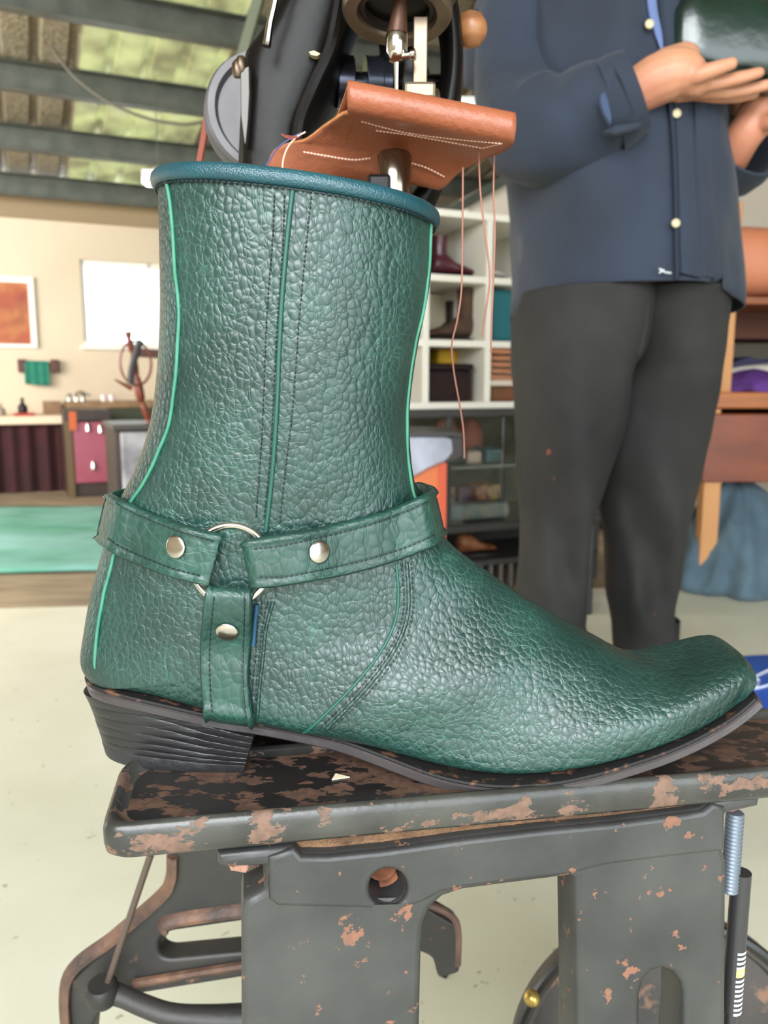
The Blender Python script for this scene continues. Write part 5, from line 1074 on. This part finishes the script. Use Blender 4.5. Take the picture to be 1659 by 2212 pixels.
# lining inside the shaft
inn = [[(lambda P, q, m: m+(q+(P-q)*.9-m)*.93)(*surf(i, k), (Vector(flat_[i][0:3])+Vector(flat_[i][3:6]))/2) for k in range(nn)] for i in (0, 12, 30, 50, 70, 80)]
obj('lining', MB().loft(inn, cap=False).add(inn[-1], [tuple(range(nn))]), mat('boot_lining', (150, 120, 90), .8), boot, smooth='all')
# rolled binding round the top
def topring(off, dz, j=0):
    out = []
    for k in range(nn):
        P, q = surf(j, k); d = Vector(((P-q).x, (P-q).y, 0)); cxy = sum((surf(0, kk)[0] for kk in (0, NT)), Vector())/2
        d = (P-cxy); d.z = 0; d.normalize(); out.append(P+d*off+Vector((0, 0, dz)))
    return out
prof_ = [(.0004, -.0035), (.0022, -.0032), (.0033, -.0018), (.0036, .0002), (.0031, .0022), (.0018, .0036), (0, .0041), (-.0018, .0034), (-.0028, .001), (-.0022, -.002)]
rings = [topring(o_, z_) for o_, z_ in prof_]; rings.append(rings[0])
obj('top_binding', MB().loft(rings, cap=False), teal, boot, smooth='all')
mb = MB(); tr_pts = topring(.0014, -.0040)
for k in range(0, nn): 
    a = tr_pts[k]; b = tr_pts[(k+1) % nn]; L_ = (b-a).length; m2 = max(1, int(L_/.0021))
    for j in range(m2):
        p = a+(b-a)*((j+.1)/m2); q2 = a+(b-a)*((j+.85)/m2); mb.tube([p, (p+q2)/2, q2], [.0003, .0005, .0003], 5)
obj('binding_stitching', mb, bthr, boot)
def pline(name, pts_, r, m, parent=boot, off=.0, n=80, b=None, flat=1, ns=8):
    P_ = [hit(b or bvh, x, y, off) for x, y in cr(pts_, n)]; P_ = [p for p in P_ if p is not None]
    return obj(name, MB().tube(P_, r, ns), m, parent, smooth='all')
# raised mint piping down the front and back seams, laid on the surface near its silhouette
def seam(name, kf, i0, i1, r, m, amp=.0006):
    P_ = []
    for i in range(i0, i1):
        k = kf(i); k0 = int(k); P1, q1 = surf(i, k0); P2, _ = surf(i, k0+1); P = P1.lerp(P2, k-k0); d = (P-q1).normalized(); P_.append(P+d*.0006+Vector((amp*noise.noise(P*80), 0, 0)))
    return obj(name, MB().tube(P_, r, 8), m, boot, smooth='all')
iN = int(NR*14.6/len(S))
seam('back_piping', lambda i: NT-12-5*math.sin(min(1, i/(iN*.66))*math.pi), 1, iN, .00085, mint)
seam('front_piping', lambda i: 5.2, 1, int(NR*9.4/len(S)), .00085, mint)
# central side seam with stitch rows
pline('side_cord', [(632, 412), (624, 480), (616, 560), (608, 660), (602, 780), (598, 880), (590, 1000), (580, 1100), (574, 1150)], .0011, mat('cord_green', (26, 74, 64), .5, var=(24, 74, 66), vscale=90, vmix=1), off=.0004)
for ln in ([(592, 420), (588, 520), (580, 620), (574, 720), (570, 820), (566, 920), (560, 1020), (552, 1120)], [(614, 420), (611, 520), (604, 620), (597, 720), (592, 820), (587, 920), (580, 1020), (570, 1120)], [(672, 424), (664, 500), (654, 600), (645, 700), (638, 800), (630, 900), (618, 1000), (604, 1130)],
           [(578, 1300), (566, 1360), (560, 1420), (553, 1480), (551, 1540)], [(566, 1300), (556, 1360), (551, 1420), (545, 1480), (543, 1540)],
           [(868, 1218), (872, 1270), (872, 1320), (858, 1372), (828, 1424), (786, 1476), (738, 1528), (692, 1572)], [(888, 1214), (893, 1270), (892, 1325), (878, 1378), (850, 1428), (808, 1484), (758, 1536), (712, 1580)]):
    stitches('stitching', ln, bvh, bthr, boot, dash=7, gap=3.5, r=.00042, off=.0005)
pline('quarter_edge', [(856, 1216), (860, 1270), (858, 1320), (844, 1368), (814, 1420), (772, 1472), (724, 1522), (672, 1572), (655, 1584)], .0007, mat('edge_green', (26, 80, 68), .5), off=.0002)
pline('vamp_overlap', [(878, 1216), (882, 1270), (881, 1322), (867, 1374), (838, 1426), (797, 1480), (748, 1532), (704, 1576)], .0011, gl_boot, off=-.0003)
pline('counter_edge', [(590, 1300), (574, 1360), (568, 1420), (561, 1480), (556, 1550)], .0009, gl_boot, off=.0)

# straps -----------------------------------------------------------------
def strap_sur(st, name, nW=14, thick=.0027, n=60, mirror=False, endroll=None, lift=.0005):
    """st: (pxT, pyT, pxB, pyB, Y or None to rest on the boot)"""
    R_ = []
    for a, b, c_, d_, Y_ in st:
        if Y_ is None:
            t1 = hit(bvh, a, b); t2 = hit(bvh, c_, d_); t3 = hit(bvh, (a+c_)/2, (b+d_)/2)
            ys = [q.y for q in (t1, t2, t3) if q is not None]; ym = min(ys) if ys else YC-.022
            yT = ym*.6+(t1.y if t1 else ym)*.4-lift; yB = ym*.6+(t2.y if t2 else ym)*.4-lift
        else: yT = yB = Y_
        pT = at(a, b, yT); pB = at(c_, d_, yB); R_.append(tuple(pT)+tuple(pB))
    R_ = cr(R_, n); path = [(Vector(q[:3]), Vector(q[3:])) for q in R_]
    if mirror:
        fm = lambda p: Vector((p.x, 2*YC-p.y, p.z)); path = path+[(fm(a), fm(b)) for a, b in reversed(path[:-1])]
    rows = []; cen_ = [(a+b)/2 for a, b in path]
    for i, (T_, B_) in enumerate(path):
        tg = cen_[min(i+1, len(path)-1)]-cen_[max(i-1, 0)]; wv = B_-T_; nn_ = tg.cross(wv).normalized()
        ref = cen_[i]-Vector((at(600, 1160, YC).x, YC, cen_[i].z))
        if nn_.dot(ref) < 0: nn_ = -nn_
        row = []
        for j in range(nW+1):
            s_ = j/nW; e = min(s_, 1-s_)
            h_ = thick*(.25+.75*min(1, e/.06)**.5)+.0013*math.exp(-((e-.07)/.045)**2)-.0007*math.exp(-((e-.155)/.02)**2)
            row.append(T_+wv*s_+nn_*h_)
        row += [T_+wv*.97-nn_*.0004, T_+wv*.03-nn_*.0004]
        rows.append(row)
    mb = MB().loft(rows); o_ = obj(name, mb, gl_strap, boot, smooth='all')
    return o_, BVHTree.FromPolygons([tuple(v) for v in mb.v], mb.f)
YF = .355
# strap round the back, from the ring to the back of the heel and round
sb, bv1 = strap_sur([(476, 1150, 446, 1266, .3535), (466, 1149, 436, 1263, .3530), (440, 1143, 414, 1258, .3538), (400, 1132, 372, 1247, .3555), (350, 1114, 320, 1228, None), (305, 1095, 278, 1211, None), (272, 1080, 246, 1196, .3735), (252, 1070, 228, 1184, .3835), (245, 1066, 221, 1175, .393), (244, 1065, 219, 1171, .402)], 'rear_strap', mirror=True, lift=.0012)
sf, bv2 = strap_sur([(530, 1166, 552, 1268, .355), (540, 1163, 562, 1270, .3530), (570, 1158, 594, 1268, .3536), (640, 1147, 660, 1258, .3550), (720, 1131, 736, 1244, None), (800, 1111, 812, 1225, None), (862, 1090, 876, 1205, None), (905, 1071, 922, 1186, .3745), (922, 1063, 944, 1171, .3835), (928, 1060, 951, 1163, .393), (929, 1059, 952, 1160, .402)], 'front_strap', mirror=True, lift=.0012)
sd, bv3 = strap_sur([(446, 1276, 544, 1284, .3540), (443, 1284, 546, 1292, .3522), (438, 1320, 546, 1328, .3535), (433, 1390, 544, 1396, None), (433, 1450, 540, 1456, None), (437, 1510, 545, 1520, None), (438, 1536, 550, 1552, None), (440, 1546, 555, 1562, .372)], 'lower_strap', lift=.0010)
for b_, lns, par in ((bv1, ([(462, 1170), (400, 1152), (350, 1134), (300, 1113), (268, 1097), (250, 1086)], [(432, 1244), (372, 1228), (320, 1208), (280, 1191), (248, 1174), (232, 1162)]), sb),
                     (bv2, ([(548, 1186), (600, 1180), (660, 1168), (740, 1150), (820, 1127), (880, 1104), (930, 1081)], [(560, 1246), (600, 1247), (660, 1238), (740, 1221), (820, 1201), (880, 1181), (940, 1155)]), sf),
                     (bv3, ([(462, 1290), (456, 1350), (452, 1420), (454, 1490), (458, 1545)], [(528, 1292), (527, 1350), (525, 1420), (526, 1490), (532, 1552)]), sd)):
    for ln in lns: stitches('stitching', ln, b_, bthr, par, dash=8, gap=3, r=.00042, off=.0003)
nick = mat('nickel', (196, 190, 182), .2, 1)
for x, y, b_, par in ((381, 1181, bv1, sb), (689, 1192, bv2, sf), (491, 1364, bv3, sd)):
    d_ = ray(x, y).normalized(); q_ = b_.ray_cast(CAM, d_); p = q_[0]; n_ = q_[1] if q_[1].dot(d_) < 0 else -q_[1]
    obj('rivet', MB().lathe(p+n_*.0002, n_, [(.0050, 0), (.0053, .0005), (.0050, .0009), (.0042, .0012), (.0024, .0014), (.0002, .0015)], 28), nick, par, smooth='all')
rc = at(499, 1219, .3580); fr = (Vector((-.04, -1, .16))).normalized()
obj('ring', MB().ring(rc, fr, .01765, .00165, 72, 14), nick, boot, smooth='all')
# blue liner strip beside the lower strap
pline('blue_edge', [(555, 1306), (550, 1350), (547, 1395)], .0012, mat('blue_edge', (18, 66, 90), .6), off=.0012)
# ---- sole, welt and stacked heel
def sole_loft(y0, y1, hadd, m, name, x0=None, edge=.0008):
    """y0,y1: offsets below the sole top in metres"""
    q = cr(SE, 120); rings = []
    for px, py, hw_ in q:
        c_ = cen(px, py, hw_); hw2 = hw_+hadd if hw_ > .004 else hw_
        rings.append((c_, hw2))
    out = []
    for i, (c_, hw2) in enumerate(rings):
        t_ = (rings[min(i+1, 119)][0]-rings[max(i-1, 0)][0]).normalized(); up_ = Vector((-t_.z, 0, t_.x)); hw2 = max(hw2, .002)
        prof = [(hw2-edge, -y0), (hw2, -y0-edge), (hw2, -y1+edge), (hw2-edge, -y1)]
        out.append([c_+up_*z_+Vector((0, -h_, 0)) for h_, z_ in prof]+[c_+up_*z_+Vector((0, h_, 0)) for h_, z_ in reversed(prof)])
    # rounded toe end
    c_, hw2 = rings[-1]; t_ = (rings[-1][0]-rings[-2][0]).normalized()
    for f, dx in ((.93, .0012), (.8, .0018)):
        out.append([c_+t_*dx+(p-c_)*f for p in out[119]])
    return obj(name, MB().loft(out), m, boot, smooth=True)
sole_loft(-.0010, .0006, .0002, mat('welt_stitch_black', (24, 22, 22), .6, var=(150, 104, 72), vscale=160, vmix=.7, contrast=(.55, .75)), 'welt')
sole_loft(.0006, .0052, .0004, sole_m, 'sole')
# heel
zt0 = lambda s_: cen(*(lambda q: q)(cr(SE[:9], 60)[max(0, min(59, int(s_*59)))])).z-.0052
xb_t = cen(186, 1470, 0).x; xb_b = cen(216, 1632, .012).x; xf_t = cen(548, 1572, .031).x; xf_b = cen(524, 1684, .031).x
NL = 7; cuts = [0, .16, .31, .45, .59, .70, .80, 1.0]
for l_ in range(NL):
    f0, f1 = cuts[l_]+.001, cuts[l_+1]-.001; ringsH = []
    jit = .00012*((l_*7) % 3-1)
    for f in (f0, f0+.01, f1-.01, f1):
        fx = f**.75; xb = xb_t*(1-fx)+xb_b*fx+jit; xf = xf_t*(1-f)+xf_b*f; hw_ = .0335-.0035*f+jit; e_ = .0002 if f in (f0, f1) else 0; ring = []
        side = []
        for k in range(25):
            s_ = k/24; x = xf+(xb-xf)*(1-(1-s_)**1.6); u_ = (xf-x)/(xf-xb); y = hw_*(1-u_**3.0)**(1/2.2) if u_ < 1 else 0
            zt_2 = zt0(1-u_)if u_ < 1 else zt0(0); z_ = zt_2*(1-f)+TZ*f
            side.append((x, y-e_ if y > e_ else 0, z_+.0001))
        ringsH.append([Vector((x, YC-y, z_)) for x, y, z_ in side]+[Vector((x, YC+y, z_)) for x, y, z_ in reversed(side[:-1])])
    obj('heel_layer' if l_ < NL-1 else 'heel_tip', MB().loft(ringsH), heel_m if l_ < NL-1 else mat('rubber_tip', (34, 34, 36), .5, bump=.2, bscale=120), boot, smooth=True)
# tidy helper properties
for o_ in bpy.data.objects:
    if '_b' in o_.keys(): del o_['_b']
